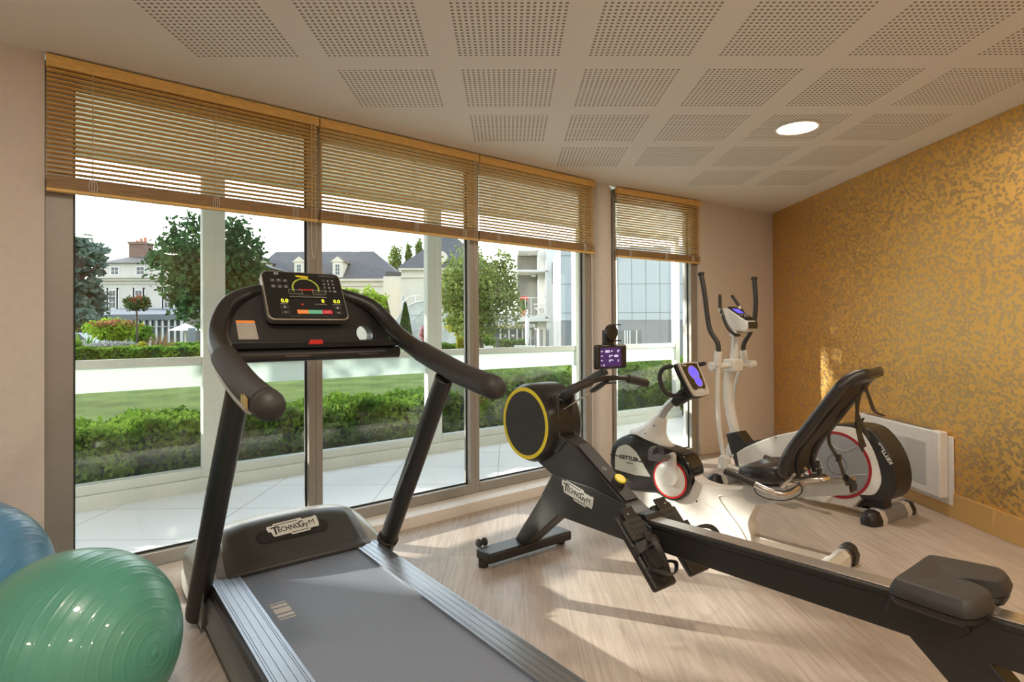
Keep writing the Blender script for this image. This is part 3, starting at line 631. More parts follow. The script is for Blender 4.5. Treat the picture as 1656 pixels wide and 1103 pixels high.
for i, d in enumerate('123456789'):
    x, y = .094 + (i % 3) * .021 - (i // 3) * 0.0, .205 - (i // 3) * .0195
    cplate('number_key', box2(x - .008, x + .008, y - .003, y + .012), hh, .0004, M['key']); ct('key_text', d, .012, x, y, M['print'], bold=.0004)
for x, s in ((.094, 'C'), (.115, '0'), (.137, 'OK')):
    cplate('number_key', box2(x - .008, x + .008, .1435, .1585), hh, .0004, M['key']); ct('key_text', s, .010, x, .1465, M['print'], bold=.0003)
for i in range(6):
    x, y = -.134 + (i % 3) * .027, .200 - (i // 3) * .033
    cplate('program_key', box2(x - .011, x + .011, y - .008, y + .011), hh, .0004, M['key'])
    g = G(); plate(g, onc(x, y, hh + .0005), cx_, cy_, [(-.006, .002), (-.002, .007 if i % 2 else .004), (.002, .003), (.006, .006), (.006, .001)], .0003); plate(g, onc(x, y, hh + .0005), cx_, cy_, box2(-.008, .008, -.0045, -.003), .0003); g.build('key_symbol', M['print'], con)
g = G(); g2 = [plate(g, onc(-.122 + a, .232 + b, hh), cx_, cy_, box2(0, .019, 0, .0035), .0004) for a, b in ((0, 0), (0, .008), )]; plate(g, onc(-.122, .232, hh), cx_, cy_, box2(0, .004, 0, .012), .0004); plate(g, onc(-.107, .232, hh), cx_, cy_, box2(0, .004, 0, .012), .0004); g.build('corner_symbol', M['print'], con)
g = G(); plate(g, onc(.076, .232, hh), cx_, cy_, box2(0, .078, 0, .0025), .0003); plate(g, onc(.076, .238, hh), cx_, cy_, box2(0, .085, 0, .0022), .0003); g.build('fine_print', M['mid_grey'], con)
g = G(); plate(g, onc(-.085, .012, hh), cx_, cy_, box2(0, .205, 0, .0015), .0003); g.build('bottom_line', M['mid_grey'], con)
g = G(); plate(g, onc(-.030, .068, hh), cx_, cy_, [(0, .006), (.006, 0), (.012, .006), (.009, .010), (.006, .008), (.003, .010)], .0005); g.build('heart_symbol', M['red_led'], con)
# clear reading ledge on the console
g = G(); plate(g, onc(-.075, .110, .010), cx_, cy_, box2(0, .165, 0, .016), .004); 
for a in (0, .105): plate(g, onc(-.075 + a, .126, .010), cx_, cy_, box2(0, .060, 0, .022), .003)
g.build('reading_ledge', M['clear'], con, bevel=.001)
g = G()
for a, b, c, d in ((-.075, .109, .165, .0018), (-.075, .125, .060, .0012), (.030, .125, .060, .0012), (-.075, .147, .060, .001), (.030, .147, .060, .001)): plate(g, onc(a, b, .0142), cx_, cy_, box2(0, c, 0, d), .0006)
for a in (-.075, -.0162, .030, .0888): plate(g, onc(a, .125, .0142), cx_, cy_, box2(0, .0012, 0, .023), .0006)
g.build('ledge_edges', M['lt_grey'], con)

# ================================================================ rowing machine (x from flywheel to seat, y away from the camera)
W = empty('rowing_machine', (0.07, 3.24, 0), R(-53), 'black rowing machine with a yellow-ringed flywheel and a long rail', 'rowing machine')
top = lambda u: .428 + .038 * (u - .95)
bot = lambda u: .306 + .028 * (u - .83)
G().box(-.02, .105, -.30, .285, .032, .085).build('front_foot', M['black_sat'], W, bevel=.012, seg=3)
for v in (-.285, .262): G().cyl((.03, v, 0), (.03, v, .04), .026).build('foot_pad', M['rubber'], W)
g = G()
for v in (-.262, -.225): g.lathe([(.018, -.010), (.022, -.006), (.022, .006), (.018, .010)], (-.045, v, .095), (0, 1, 0), 20)
g.cyl((-.045, -.27, .095), (-.045, -.21, .095), .007).build('transport_wheel', M['rubber'], W)
g = G().prism([(-.022, .062), (.075, .062), (.362, .306), (.318, .505), (.230, .381)], -.048, .048); g.build('front_leg', M['graphite'], W, bevel=.006)
low = [(.318, .505), (.235, .385), (.300, .345), (.362, .304), (.83, .306), (.95, bot(.95)), (.95, .405), (.83, .455), (.803, .470), (.60, .500)]
G().prism(low, -.054, .054).build('lower_body', M['graphite'], W, bevel=.004)
neck = [(.12, .60), (.218, .541), (.318, .503), (.42, .49), (.60, .500), (.803, .472), (.495, .672), (.43, .70), (.372, .704), (.30, .715), (.15, .78)]
G().prism(neck, -.052, .052).build('neck', M['black_sat'], W, bevel=.005)
nd = Vector((.308, 0, -.200)).normalized()
G().beam(Vector((.49, 0, .678)) - nd * .0, Vector((.80, 0, .476)), .074, .008, (0, 1, 0)) if 0 else None
g = G().prism([(.492, .676), (.800, .476), (.803, .481), (.495, .682)], -.040, .040); g.build('neck_strip', M['rubber'], W)
g = G(); c_ = Vector((.640, -.006, .588)); g.lathe([(.0085, 0), (.0105, 0), (.0105, .0012), (.0085, .0012)], c_, (.2, 0, .308), 28, ring=True); g.build('neck_symbol', M['lt_grey'], W)
# cheeks around the dark chain opening
chk = [(.16, .80), (.245, .876), (.362, .924), (.372, .906), (.374, .712), (.43, .695), (.36, .62), (.22, .62)]
for s in (-1, 1): G().prism(chk, s * .060, s * .044).build('cheek', M['graphite'], W, bevel=.004)
G().prism([(.17, .80), (.25, .868), (.325, .895), (.325, .70), (.30, .64), (.2, .64)], -.043, .043).build('opening_dark_fill', M['gloss'], W)  # solid black insert stands for the shade inside the opening
G().tube(smooth([(.368, -.052, .90), (.374, -.052, .712), (.44, -.045, .672), (.455, 0, .668), (.44, .045, .672), (.374, .052, .712), (.368, .052, .90)], 4), .006, 8).build('opening_lip', M['black'], W)
# flywheel drum
fc = (.17, 0, .755)
G().lathe([(.150, -.112), (.188, -.112), (.192, -.106), (.206, -.075), (.208, .05), (.206, .095), (.180, .130), (.10, .142), (.001, .146)], fc, (0, 1, 0), 72).build('flywheel_housing', M['black_sat'], W, ang=30)
G().lathe([(.168, -.114), (.187, -.114), (.188, -.112), (.168, -.112)], fc, (0, 1, 0), 72, ring=True).build('yellow_ring', M['yellow'], W)
G().lathe([(.001, -.1155), (.150, -.1155), (.165, -.1135), (.1665, -.111), (.001, -.111)], fc, (0, 1, 0), 64).build('mesh_cover', M['mesh'], W)
# display arm
G().prism([(.335, .895), (.350, .925), (.470, .985), (.585, 1.040), (.635, 1.060), (.650, 1.035), (.600, 1.015), (.480, .955), (.36, .885)], -.020, .020).build('display_arm', M['graphite'], W, bevel=.004)
scr_o = G().box(.662, .690, -.104, .104, 1.062, 1.176).build('display', M['black_sat'], W, bevel=.012, seg=4)
G().box(.6905, .6912, -.082, .058, 1.074, 1.162).build('display_glass', M['lcd_purple'], scr_o)
def st(s, size, v, w, m=None): text('display_text', s, size, m or M['lcd_ink'], scr_o, (.6915, v, w), (0, 1, 0), (0, 0, 1), .0001, bold=.0004)
for s, z, v, w in (('D—', .009, -.078, 1.143), ('0003', .015, -.050, 1.140), ('S/—', .009, -.012, 1.143), ('17', .015, .030, 1.140), ('C—', .009, -.078, 1.122), ('0', .016, -.024, 1.117), ('P/—', .009, -.012, 1.122), ('0000', .014, .010, 1.118), ('H—', .009, -.078, 1.101), ('0', .016, -.024, 1.096), ('W—', .009, -.012, 1.101), ('0', .015, .034, 1.096), ('▲', .006, -.076, 1.080), ('6', .013, -.062, 1.078)): st(s.replace('▲', 'x'), z, v, w)
G().box(.640, .668, -.020, .038, 1.165, 1.245).build('holder_post', M['black_sat'], W, bevel=.006)
G().lathe([(.001, -.010), (.034, -.010), (.038, -.004), (.038, .010), (.033, .014), (.001, .014)], (.672, .008, 1.232), (1, 0, 0), 36).build('phone_clamp', M['black'], W)
for w in (1.195, 1.270): G().box(.660, .702, .012, .048, w - .004, w + .002).build('clamp_jaw', M['rubber'], W, bevel=.001)
# handle and chain
for s in (1, -1):
    q = smooth([(.668, s * .02, 1.018), (.670, s * .10, 1.012), (.672, s * .17, 1.000), (.675, s * .262, .978)], 6)
    if s == 1: hb = G().tube([(p[0], -p[1], p[2]) for p in q[::-1]] + q[1:], .0125, 16).build('pull_handle', M['black_sat'], W)
    G().tube([(.671, s * .125, 1.0085), (.672, s * .17, 1.000), (.675, s * .262, .978)], .0205, 20, round_end=False).build('handle_grip', M['rubber'], hb, bevel=.004)
G().box(.640, .690, -.030, .030, .992, 1.000).build('handle_cradle', M['black'], W, bevel=.003)
G().prism([(.545, .950), (.600, .985), (.655, 1.008), (.660, .998), (.61, .965), (.56, .94)], -.012, .012).build('chain_swivel', M['black'], W, bevel=.003)
g = G(); a, b = Vector((.33, 0, .825)), Vector((.55, 0, .945))
for i in range(30):
    p = a.lerp(b, (i + .5) / 30); d = (b - a).normalized() * .0045; g.beam(p - d, p + d, .004 if i % 2 else .008, .008 if i % 2 else .004, (0, 1, 0))
g.build('chain', M['chrome'], W)
# resistance knob
kn = Vector((.2, 0, .308)).normalized(); k0 = Vector((.715, 0, .530)) - kn * .010
kb = G().lathe([(.020, 0), (.020, .010), (.031, .014), (.032, .036), (.029, .042), (.001, .042)], k0, kn, 36).build('resistance_knob', M['rubber'], W)
G().lathe([(.028, .041), (.028, .046), (.024, .050), (.001, .051)], k0, kn, 32).build('knob_cap', M['yellow'], kb)
G().lathe([(.021, -.004), (.024, -.004), (.024, .004), (.021, .004)], k0, kn, 28).build('knob_collar', M['silver'], kb)
# rail beam
G().prism([(.83, .306), (1.5, bot(1.5)), (2.32, bot(2.32)), (2.32, top(2.32) - .020), (.94, top(.94) - .020), (.86, .40)], -.040, .040).build('rail_beam', M['black_sat'], W, bevel=.003)
G().prism([(.93, top(.93) - .026), (2.33, top(2.33) - .026), (2.33, top(2.33) - .004), (.93, top(.93) - .004)], -.050, .050).build('rail_lip', M['black'], W, bevel=.006, seg=3)
G().prism([(.92, top(.92) - .004), (2.335, top(2.335) - .004), (2.335, top(2.335)), (.92, top(.92))], -.036, .036).build('seat_rail', M['steel'], W, bevel=.001)
G().prism([(.83, .40), (.86, .44), (.915, .447), (.935, .425), (.90, .39)], -.046, .046).build('rail_head', M['black'], W, bevel=.004)
techno(W, (.388, -.0545, .452), (1, 0, -.20), (.20, 0, 1), .225)
# foot plates
def footplate(s):
    a = Vector((.868, 0, .458)); b = Vector((1.088, 0, .220)); d = (b - a).normalized(); nrm = Vector((-d[2], 0, d[0])); v0, v1 = (.050, .184)
    M3 = lambda t, v, h: a + d * t + Vector((0, s * v, 0)) + nrm * h
    L = (b - a).length
    def slab(g, t0, t1, va, vb, h0, h1):
        vs = [M3(t, v, h) for h in (h0, h1) for t, v in ((t0, va), (t1, va), (t1, vb), (t0, vb))]
        g.add(vs, [(3, 2, 1, 0), (4, 5, 6, 7), (0, 1, 5, 4), (1, 2, 6, 5), (2, 3, 7, 6), (3, 0, 4, 7)]); return g
    fp = slab(G(), 0, L, v0, v1, -.032, 0).build('foot_plate', M['black_sat'], W, bevel=.012, seg=3)
    slab(slab(G(), .035, .125, v0 + .012, v1 - .010, 0, .016), .125, .25, v0 + .020, v1 - .020, 0, .010).build('foot_cradle', M['rubber'], fp, bevel=.004)
    slab(G(), -.020, .045, v0 + .025, v1 - .035, .002, .014).build('size_slider', M['black'], fp, bevel=.004)
    g = G()
    for i in range(4):
        for j in range(3): g.lathe([(.009, .016), (.008, .0175), (.005, .017), (.004, .0162)], (0, 0, 0), (0, 0, 1), 10) if 0 else g.cyl(M3(.052 + j * .026, v0 + .026 + i * .020, .015), M3(.052 + j * .026, v0 + .026 + i * .020, .0185), .0075, .006, 12)
    g.build('tread_studs', M['rubber'], fp)
    G().cyl(M3(.012, v0 + .075, .013), M3(.012, v0 + .075, .017), .004, n=10).build('pin', M['lt_grey'], fp)
    mid = (v0 + v1) / 2
    ax = lambda t, v, h: M3(t, v, h)
    G().strap([ax(.155, v0 - .004, -.01), ax(.150, v0 + .004, .030), ax(.150, mid - .02, .052), ax(.155, mid + .03, .046), ax(.16, v1 + .002, .02), ax(.16, v1 + .004, -.01)], d, .036, .004).build('foot_strap', M['rubber'], fp)
    G().strap([ax(.15, mid + .005, .060), ax(.16, mid + .03, .085), ax(.20, mid + .035, .095), ax(.245, mid + .02, .075), ax(.285, mid, .04)] if s < 0 else [ax(.16, v1 - .01, .04), ax(.17, v1 + .06, .05), ax(.20, v1 + .12, .035), ax(.26, v1 + .16, -.01), ax(.34, v1 + .19, -.08)], (0, 1, .25) if s < 0 else (.6, 0, .8), .026, .003).build('strap_tail', M['rubber'], fp)
    G().strap([ax(.235, v0 + .006, .005), ax(.262, v0 + .004, .045), ax(.300, mid, .060), ax(.262, v1 - .004, .045), ax(.235, v1 - .006, .005)], nrm, .022, .004).build('heel_loop', M['black'], fp)
    slab(G(), .120, .160, mid - .012, mid + .028, .046, .060).build('buckle', M['black'], fp, bevel=.003)
footplate(-1); footplate(1)
# seat
def seat_outline(k, z, ins=0.0):
    half = [(1.893, .04), (1.893, .125), (1.902, .145), (1.945, .156), (2.045, .170), (2.068, .164), (2.086, .130), (2.093, .07), (2.088, .046), (2.070, .030), (2.030, .010)]
    o = sm2(half + [(2.015, 0)] + [(x, -y) for x, y in half[::-1]], 4)
    cx = 1.985; sx_ = (k * .10 + ins) / .10; sy_ = (k * .17 + ins) / .17
    return [(cx + (x - cx) * sx_, y * sy_, z + .035 * (x - 1.955)) for x, y in o]
G().loft([seat_outline(.90, .462), seat_outline(1.02, .468), seat_outline(1.07, .480), seat_outline(1.07, .490)]).build('seat_base', M['black'], W, ang=50)
G().loft([seat_outline(1.06, .491), seat_outline(1.10, .496), seat_outline(1.11, .504), seat_outline(1.06, .520), seat_outline(1.00, .533), seat_outline(.96, .5365), seat_outline(.90, .537), seat_outline(.6, .534), seat_outline(.3, .530), seat_outline(.05, .529)]).build('seat_pad', M['rubber'], W, ang=60)
G().prism([(1.84, .40), (1.86, .472), (2.03, .476), (2.05, .415), (2.02, .385), (1.88, .38)], -.062, .062).build('seat_carriage', M['black'], W, bevel=.006)
G().prism([(2.03, .470), (2.045, .482), (2.10, top(2.1) + .003), (2.06, top(2.06) + .002)], -.030, .030).build('carriage_trim', M['silver'], W, bevel=.002)
# rear leg and foot
G().prism([(1.885, bot(1.885) + .01), (2.075, bot(2.075) + .01), (2.36, .05), (2.20, .05)], -.038, .038).build('rear_leg', M['black_sat'], W, bevel=.003)
G().box(2.20, 2.34, -.24, .24, 0.0, .055).build('rear_foot', M['black_sat'], W, bevel=.01)

# ================================================================ recumbent exercise bike (x towards the seat, y away from the camera)
B = empty('exercise_bike', (1.355, 3.227, 0), R(-48), 'white and black recumbent exercise bike with a high black backrest', 'exercise bike')
sh = sm2([(-.931, .391), (-.909, .476), (-.851, .530), (-.754, .564), (-.647, .547), (-.557, .521), (-.471, .507), (-.387, .484), (-.341, .440), (-.322, .385), (-.335, .325), (-.372, .258), (-.437, .207), (-.510, .200), (-.585, .222), (-.676, .212), (-.798, .197), (-.882, .255), (-.925, .323)], 3)
G().prism(sh, -.078, .078).build('front_shell', M['gloss'], B, bevel=.018, seg=4, ang=60)
win = sm2([(-.884, .400), (-.860, .462), (-.785, .492), (-.715, .455)], 4, False) + [(-.606, .316), (-.725, .305), (-.885, .315)]
G().prism(win, -.0805, -.077).build('side_window', M['pearl'], B, bevel=.001)
text('maker_name', 'KETTLER', .033, M['ink'], B, (-.848, -.0815, .396), (1, 0, 0), (0, 0, 1), .0004, sx=1.16, bold=.0016)
text('model_text', 'GIRO R3', .014, M['mid_grey'], B, (-.79, -.0815, .371), (1, 0, 0), (0, 0, 1), .0003)
g = G().box(-.925, -.855, -.0815, -.080, .404, .411).box(-.692, -.640, -.0815, -.080, .396, .404); g.build('name_stripe', M['ink'], B)
g = G().box(-.805, -.797, -.079, -.0782, .262, .270); g.build('warning_dot', M['red'], B); G().box(-.790, -.782, -.079, -.0782, .262, .270).build('warning_dot', M['yellow'], B); G().box(-.81, -.76, -.079, -.0782, .252, .255).build('fine_print', M['lt_grey'], B)
cc = (-.462, 0, .332)
G().lathe([(.001, -.090), (.125, -.090), (.131, -.084), (.132, -.06), (.001, -.06)], cc, (0, 1, 0), 56).build('crank_housing', M['black_sat'], B)
G().lathe([(.103, -.0925), (.116, -.0925), (.117, -.090), (.103, -.089)], cc, (0, 1, 0), 56, ring=True).build('red_ring', M['red'], B)
cr = G().lathe([(.001, -.108), (.060, -.106), (.100, -.098), (.106, -.092), (.001, -.09)], cc, (0, 1, 0), 56).build('crank_disc', M['white'], B)
arm = sm2([(-.500, .345), (-.455, .425), (-.450, .485), (-.432, .502), (-.410, .490), (-.405, .42), (-.385, .350), (-.435, .295)], 4)
G().prism(arm, -.128, -.098).build('crank_arm', M['white_gloss'], B, bevel=.006, seg=3)
G().lathe([(.001, -.1105), (.008, -.1105), (.009, -.107)], cc, (0, 1, 0), 20).build('crank_bolt', M['lt_grey'], cr)
def pedal(u, v, w, s):
    pe = G().prism([(-.055, -.012), (-.045, .010), (.045, .014), (.055, 0), (.045, -.014), (-.04, -.018)], -.048, .048).build('pedal', M['mid_grey'], B, bevel=.005)
    pe.location = (u, v, w)
    G().strap([(-.03, -.046, .0), (-.032, -.040, .045), (-.025, 0, .062), (-.015, .040, .045), (-.015, .046, .0)], (1, 0, .1), .032, .004).build('pedal_strap', M['mid_grey'], pe)
    G().cyl((0, .04 * s, 0), (0, .09 * s, 0), .007).build('pedal_axle', M['silver'], pe)
    G().box(-.057, -.050, -.02, .02, -.006, .006).build('reflector', M['orange'], pe, bevel=.001)
pedal(-.470, -.190, .478, 1); pedal(-.47, .185, .195, -1)
# neck, post, console
def ell(cx, cz, rx, ry, tilt=0, n=24, sq=1.0):
    out = []
    for i in range(n):
        t = 2 * math.pi * i / n; c, s = math.cos(t), math.sin(t); c = math.copysign(abs(c) ** sq, c); s = math.copysign(abs(s) ** sq, s)
        x = rx * c; out.append((cx + x * math.cos(tilt), ry * s, cz + x * math.sin(tilt)))
    return out
G().loft([ell(-.655, .520, .165, .072, -.16), ell(-.655, .545, .160, .070, -.18), ell(-.650, .568, .125, .062, -.2), ell(-.630, .60, .085, .052, -.25), ell(-.603, .645, .058, .044, -.3), ell(-.580, .684, .041, .038, -.35), ell(-.577, .690, .036, .034, -.35)]).build('neck_cover', M['white'], B, ang=60)
for x, z in ((-.60, .635), (-.66, .578)): G().cyl((x, -.056 if z < .6 else -.047, z), (x, -.06 if z < .6 else -.050, z), .0045, n=12).build('screw', M['ink'], B)
G().tube(smooth([(-.595, 0, .65), (-.577, 0, .693), (-.538, 0, .752), (-.482, 0, .802), (-.425, 0, .835)], 5), .026, 20, flat=(1, .82)).build('console_post', M['silver_paint'], B)
G().prism([(-.493, .795), (-.455, .850), (-.415, .885), (-.385, .895), (-.335, .868), (-.345, .835), (-.405, .800), (-.455, .765)], -.036, .036).build('console_boot', M['black'], B, bevel=.008, seg=3)
for s in (-1, 1):
    h_ = G().tube(smooth([(-.395, 0, .855), (-.40, s * .10, .845), (-.425, s * .165, .858), (-.452, s * .185, .905), (-.462, s * .190, .965), (-.440, s * .190, 1.010), (-.385, s * .190, 1.027)], 6), .0135, 16, round_end=True).build('handlebar', M['rubber'], B)
bo = Vector((-.300, 0, .850)); by = Vector((-.095, 0, .190)).normalized(); bx = Vector((0, 1, 0)); bz = bx.cross(by)
def bpl(name, poly, h, th, m, par, bevel=0):
    g = G(); plate(g, bo + bz * h, bx, by, poly, th); return g.build(name, m, par, bevel=bevel)
trap = sm2([(-.088, .01), (-.06, -.004), (0, -.008), (.06, -.004), (.088, .01), (.104, .10), (.108, .198), (.10, .208), (0, .212), (-.10, .208), (-.108, .198), (-.104, .10)], 3)
bc = bpl('console', [(x * 1.05, y * 1.03 - .002) for x, y in trap], -.030, .026, M['black'], B, .006)
bpl('console_rim', trap, -.004, .012, M['rim'], bc, .004)
bpl('console_face', [(x * .84, .036 + (y) * .79) for x, y in trap], .0085, .001, M['gloss'], bc)
bpl('key_panel', [(-.066, .010), (0, .004), (.066, .010), (.07, .034), (.045, .030), (.02, .038), (-.02, .038), (-.045, .030), (-.07, .034)], .0090, .001, M['lt_grey'], bc)
def el2(cx, cy, rx, ry): return circ(cx, cy, rx, 36, ry)
bpl('display_ring', el2(.008, .140, .056, .049), .0098, .001, M['silver'], bc); bpl('display_ring', el2(.016, .083, .041, .037), .0112, .0008, M['silver'], bc)
bpl('blue_display', el2(.008, .140, .050, .044), .0110, .0006, M['lcd_blue'], bc); bpl('blue_display', el2(.016, .083, .036, .032), .0118, .0006, M['lcd_blue'], bc)
text('display_text', '77', .020, M['lcd_dark'], bc, bo + bz * .0120 + bx * -.002 + by * .146, bx, by, .0001); text('display_text', '0 · 0', .012, M['lcd_dark'], bc, bo + bz * .0127 + bx * .003 + by * .082, bx, by, .0001)
text('maker_name', 'KETTLER', .011, M['print'], bc, bo + bz * .0098 + bx * -.080 + by * .188, bx, by, .0002, bold=.0003)
G().lathe([(.004, 0), (.003, .002)], bo + bz * .010 + bx * .055 + by * .022, bz, 12).build('console_button', M['ink'], bc)
# cast body, seat post housing, slide rail
body = sm2([(-.405, .474), (-.372, .470), (-.358, .430)], 3, False) + sm2([(-.348, .376), (-.291, .340), (-.203, .327), (-.11, .333), (-.025, .343), (.060, .345)], 3, False) + sm2([(.062, .300), (.030, .235), (.006, .165), (.022, .100), (.022, .055)], 3, False) + [(.0, .035), (-.30, .035), (-.82, .045), (-.86, .11), (-.80, .19), (-.60, .215), (-.45, .215), (-.36, .25), (-.318, .34), (-.335, .42), (-.375, .455)]
G().prism(body, -.050, .050).build('cast_body', M['white_gloss'], B, bevel=.012, seg=3)
g = G(); g.tube(smooth([(-.03, -.0505, .305), (-.13, -.0505, .295), (-.165, -.0505, .275), (-.13, -.0505, .225), (-.05, -.0505, .14), (-.005, -.0505, .075)], 5), .005, 8); g.tube(smooth([(-.30, -.0505, .235), (-.20, -.0505, .20), (-.10, -.0505, .12), (-.03, -.0505, .045)], 5), .0022, 6)
g.build('body_groove', M['white'], B)
for x, z in ((-.305, .222), (-.13, .296)): G().cyl((x, -.050, z), (x, -.0525, z), .005, n=12).build('screw', M['ink'], B)
text('sticker_text', 'KG', .020, M['red'], B, (-.352, -.0515, .360), (.8, 0, -.5), (.5, 0, .8), .0002, bold=.001)
tank = [(-.016, .380), (-.022, .329)] + sm2([(-.01, .300), (.030, .284), (.080, .286), (.143, .309), (.205, .345)], 3, False) + [(.215, .415), (.10, .395)]
G().prism(tank, -.062, .062).build('seat_housing', M['lt_grey'], B, bevel=.006)
rl = lambda u: .404 + (u - .18) * .29
G().prism([(.08, rl(.08) - .062), (.515, rl(.515) - .072), (.505, rl(.505) - .004), (.08, rl(.08) - .004)], -.040, .040).build('slide_rail', M['silver_paint'], B, bevel=.003)
for s in (-1, 1): G().prism([(.10, rl(.10) - .012), (.50, rl(.50) - .012), (.500, rl(.50) + .008), (.10, rl(.10) + .008)], s * .030, s * .046).build('rail_track', M['chrome'], B, bevel=.002)
G().box(.506, .522, -.034, .034, rl(.51) - .060, rl(.51) - .012).build('rail_end_cap', M['black'], B, bevel=.002)
g = G()
for s in (-1, 1): g.tube([(.508, s * .038 + math.cos(R(a)) * .010, rl(.508) - .004 + math.sin(R(a)) * .014) for a in range(-200, 50, 25)], .003, 6)
g.build('rail_end_clip', M['gold_logo'], B)
# seat
so = sm2([(-.035, -.07), (-.045, 0), (-.035, .07), (.0, .14), (.08, .18), (.19, .185), (.235, .14), (.24, 0), (.235, -.14), (.19, -.185), (.08, -.18), (.0, -.14)], 4)
def sr(k, z, dz=.02): return [(.10 + (x - .10) * k, y * k, z + dz * (x / .2) - .35 * max(0, -(x - .02)) ) for x, y in so]
G().loft([sr(.88, .420), sr(.97, .432), sr(1.0, .455), sr(.99, .482), sr(.94, .502), sr(.80, .510), sr(.5, .508), sr(.1, .504)]).build('seat', M['leather'], B, ang=60)
G().box(.02, .20, -.05, .05, .385, .435).build('seat_bracket', M['black'], B, bevel=.004)
# backrest: a padded rim with a mesh back
path = smooth([(.228, 0, .478), (.240, 0, .53), (.280, 0, .635), (.395, 0, .805), (.495, 0, .950), (.535, 0, 1.003), (.575, 0, 1.033), (.620, 0, 1.045)], 5)
n = len(path)
def bk_w(i):
    k = i / (n - 1); w_ = .205
    if k < .14: w_ *= .66 + .34 * math.sin(k / .14 * math.pi / 2)
    if k > .62: w_ *= 1 - .44 * ((k - .62) / .38) ** 1.3
    return w_
def bk(i, v, t):
    p = path[i]; d = (path[min(i + 1, n - 1)] - path[max(i - 1, 0)]).normalized(); nr = Vector((d[2], 0, -d[0])); return p + nr * t + Vector((0, v, 0))
rings = []
for i in range(n):
    h_ = bk_w(i); e_ = .9 if i in (0, n - 1) else 1.0; edge = .052 * (h_ / .205)
    sec = [(-h_ * .6, -.010), (-h_ + .012, -.013), (-h_, -.004), (-h_ - .003, .012), (-h_, .028), (-h_ + .012, .034), (-h_ + edge, .032), (-h_ + edge + .006, .031 if i > n - 11 else .012), (0, .030 if i > n - 11 else .010)]
    sec = sec + [(-v, t) for v, t in sec[:-1][::-1]] + [(0, -.008)]
    rings.append([bk(i, v * (1 if e_ == 1 else .97), t * e_) for v, t in sec])
br = G().loft(rings).build('backrest', M['leather'], B, ang=70)
M['back_cloth'] = mat('back_cloth', (0.050, 0.042, 0.036), 0.7, bump=.3, bscale=500)
rows = [[bk(i, -1 * (bk_w(i) - .055) + 2 * (bk_w(i) - .055) * j / 8, .018 + .008 * math.sin(j / 8 * math.pi) + .004 * math.sin(i * 1.1)) for j in range(9)] for i in range(2, n - 7)]
m_ = G().grid(rows).build('back_mesh', M['back_cloth'], br); md = m_.modifiers.new('solid', 'SOLIDIFY'); md.thickness = .006
hd = G().grid([[bk(i, -1 * (bk_w(i) - .012) + 2 * (bk_w(i) - .012) * j / 8, (.034 if i < n - 1 else .020) + .006 * math.sin(j / 8 * math.pi)) for j in range(9)] for i in range(n - 11, n)]).build('headrest_cover', M['leather'], br); md = hd.modifiers.new('solid', 'SOLIDIFY'); md.thickness = .010
for v in (-.10, .10):
    G().tube(smooth([(.30, v, .48), (.295, v, .60), (.40, v, .765), (.50, v, .91)], 5), .011, 10).build('frame_bar', M['black'], br)
def stp(name, pts, w_=.026): return G().strap(pts, (.2, 1, 0), w_, .003).build(name, M['rubber'], br)
stp('lumbar_strap', [(.575, -.06, .945), (.560, -.06, .88), (.555, -.065, .80), (.565, -.065, .72), (.580, -.06, .655)])
stp('lumbar_strap', [(.530, .02, .90), (.535, .02, .82), (.565, .03, .74), (.590, .03, .70), (.62, .03, .69)])
stp('lumbar_strap', [(.50, -.12, .86), (.475, -.13, .80), (.455, -.14, .70), (.50, -.15, .62), (.52, -.15, .56), (.54, -.15, .50)])
stp('lumbar_strap', [(.55, .06, .98), (.575, .06, .90), (.60, .05, .84), (.64, .05, .82)], .030)
g = G(); g.strap([(.505, -.10, .525), (.54, -.15, .535), (.585, -.17, .505)], (0, 0, 1), .028, .004); g.strap([(.585, .03, .70), (.64, .0, .665)], (0, .3, 1), .026, .004); g.strap([(.55, .05, .80), (.535, .05, .74), (.56, .04, .66)], (0, 1, 0), .034, .004); g.build('strap_end', M['rubber'], br)
for u, v, w in ((.50, -.15, .625), (.555, -.065, .78), (.395, -.10, .53), (.40, -.14, .575)): G().box(u - .006, u + .010, v - .018, v + .018, w - .016, w + .016).build('buckle', M['black'], br, bevel=.003)
# seat frame tubes, side grips, cable
sf = G().tube(smooth([(.12, -.235, .447), (.20, -.232, .424), (.262, -.20, .412), (.290, -.12, .425), (.288, 0, .432), (.290, .12, .425), (.262, .20, .412), (.20, .232, .424), (.12, .235, .447)], 6), .0165, 16).build('grip_frame', M['chrome'], B)
for s in (-1, 1): G().tube([(-.030, s * .240, .482), (.135, s * .235, .443)], .0185, 18, round_end=False).build('side_grip', M['rubber'], sf, bevel=.003)
g = G(); g.tube([(.20, -.075, .415), (.265, -.07, .50)], .016, 14); g.tube([(.20, .075, .415), (.265, .07, .50)], .016, 14); g.tube(smooth([(.215, -.05, .432), (.30, -.045, .462), (.375, -.03, .478), (.395, 0, .470), (.375, .03, .478), (.30, .045, .462)], 5), .017, 14); g.build('seat_frame', M['chrome'], B)
G().tube(smooth([(.255, -.10, .455), (.33, -.16, .462), (.345, -.20, .43), (.29, -.24, .395), (.20, -.245, .385), (.14, -.235, .398), (.125, -.225, .42)], 6), .0028, 8).build('sensor_cable', M['black'], B)
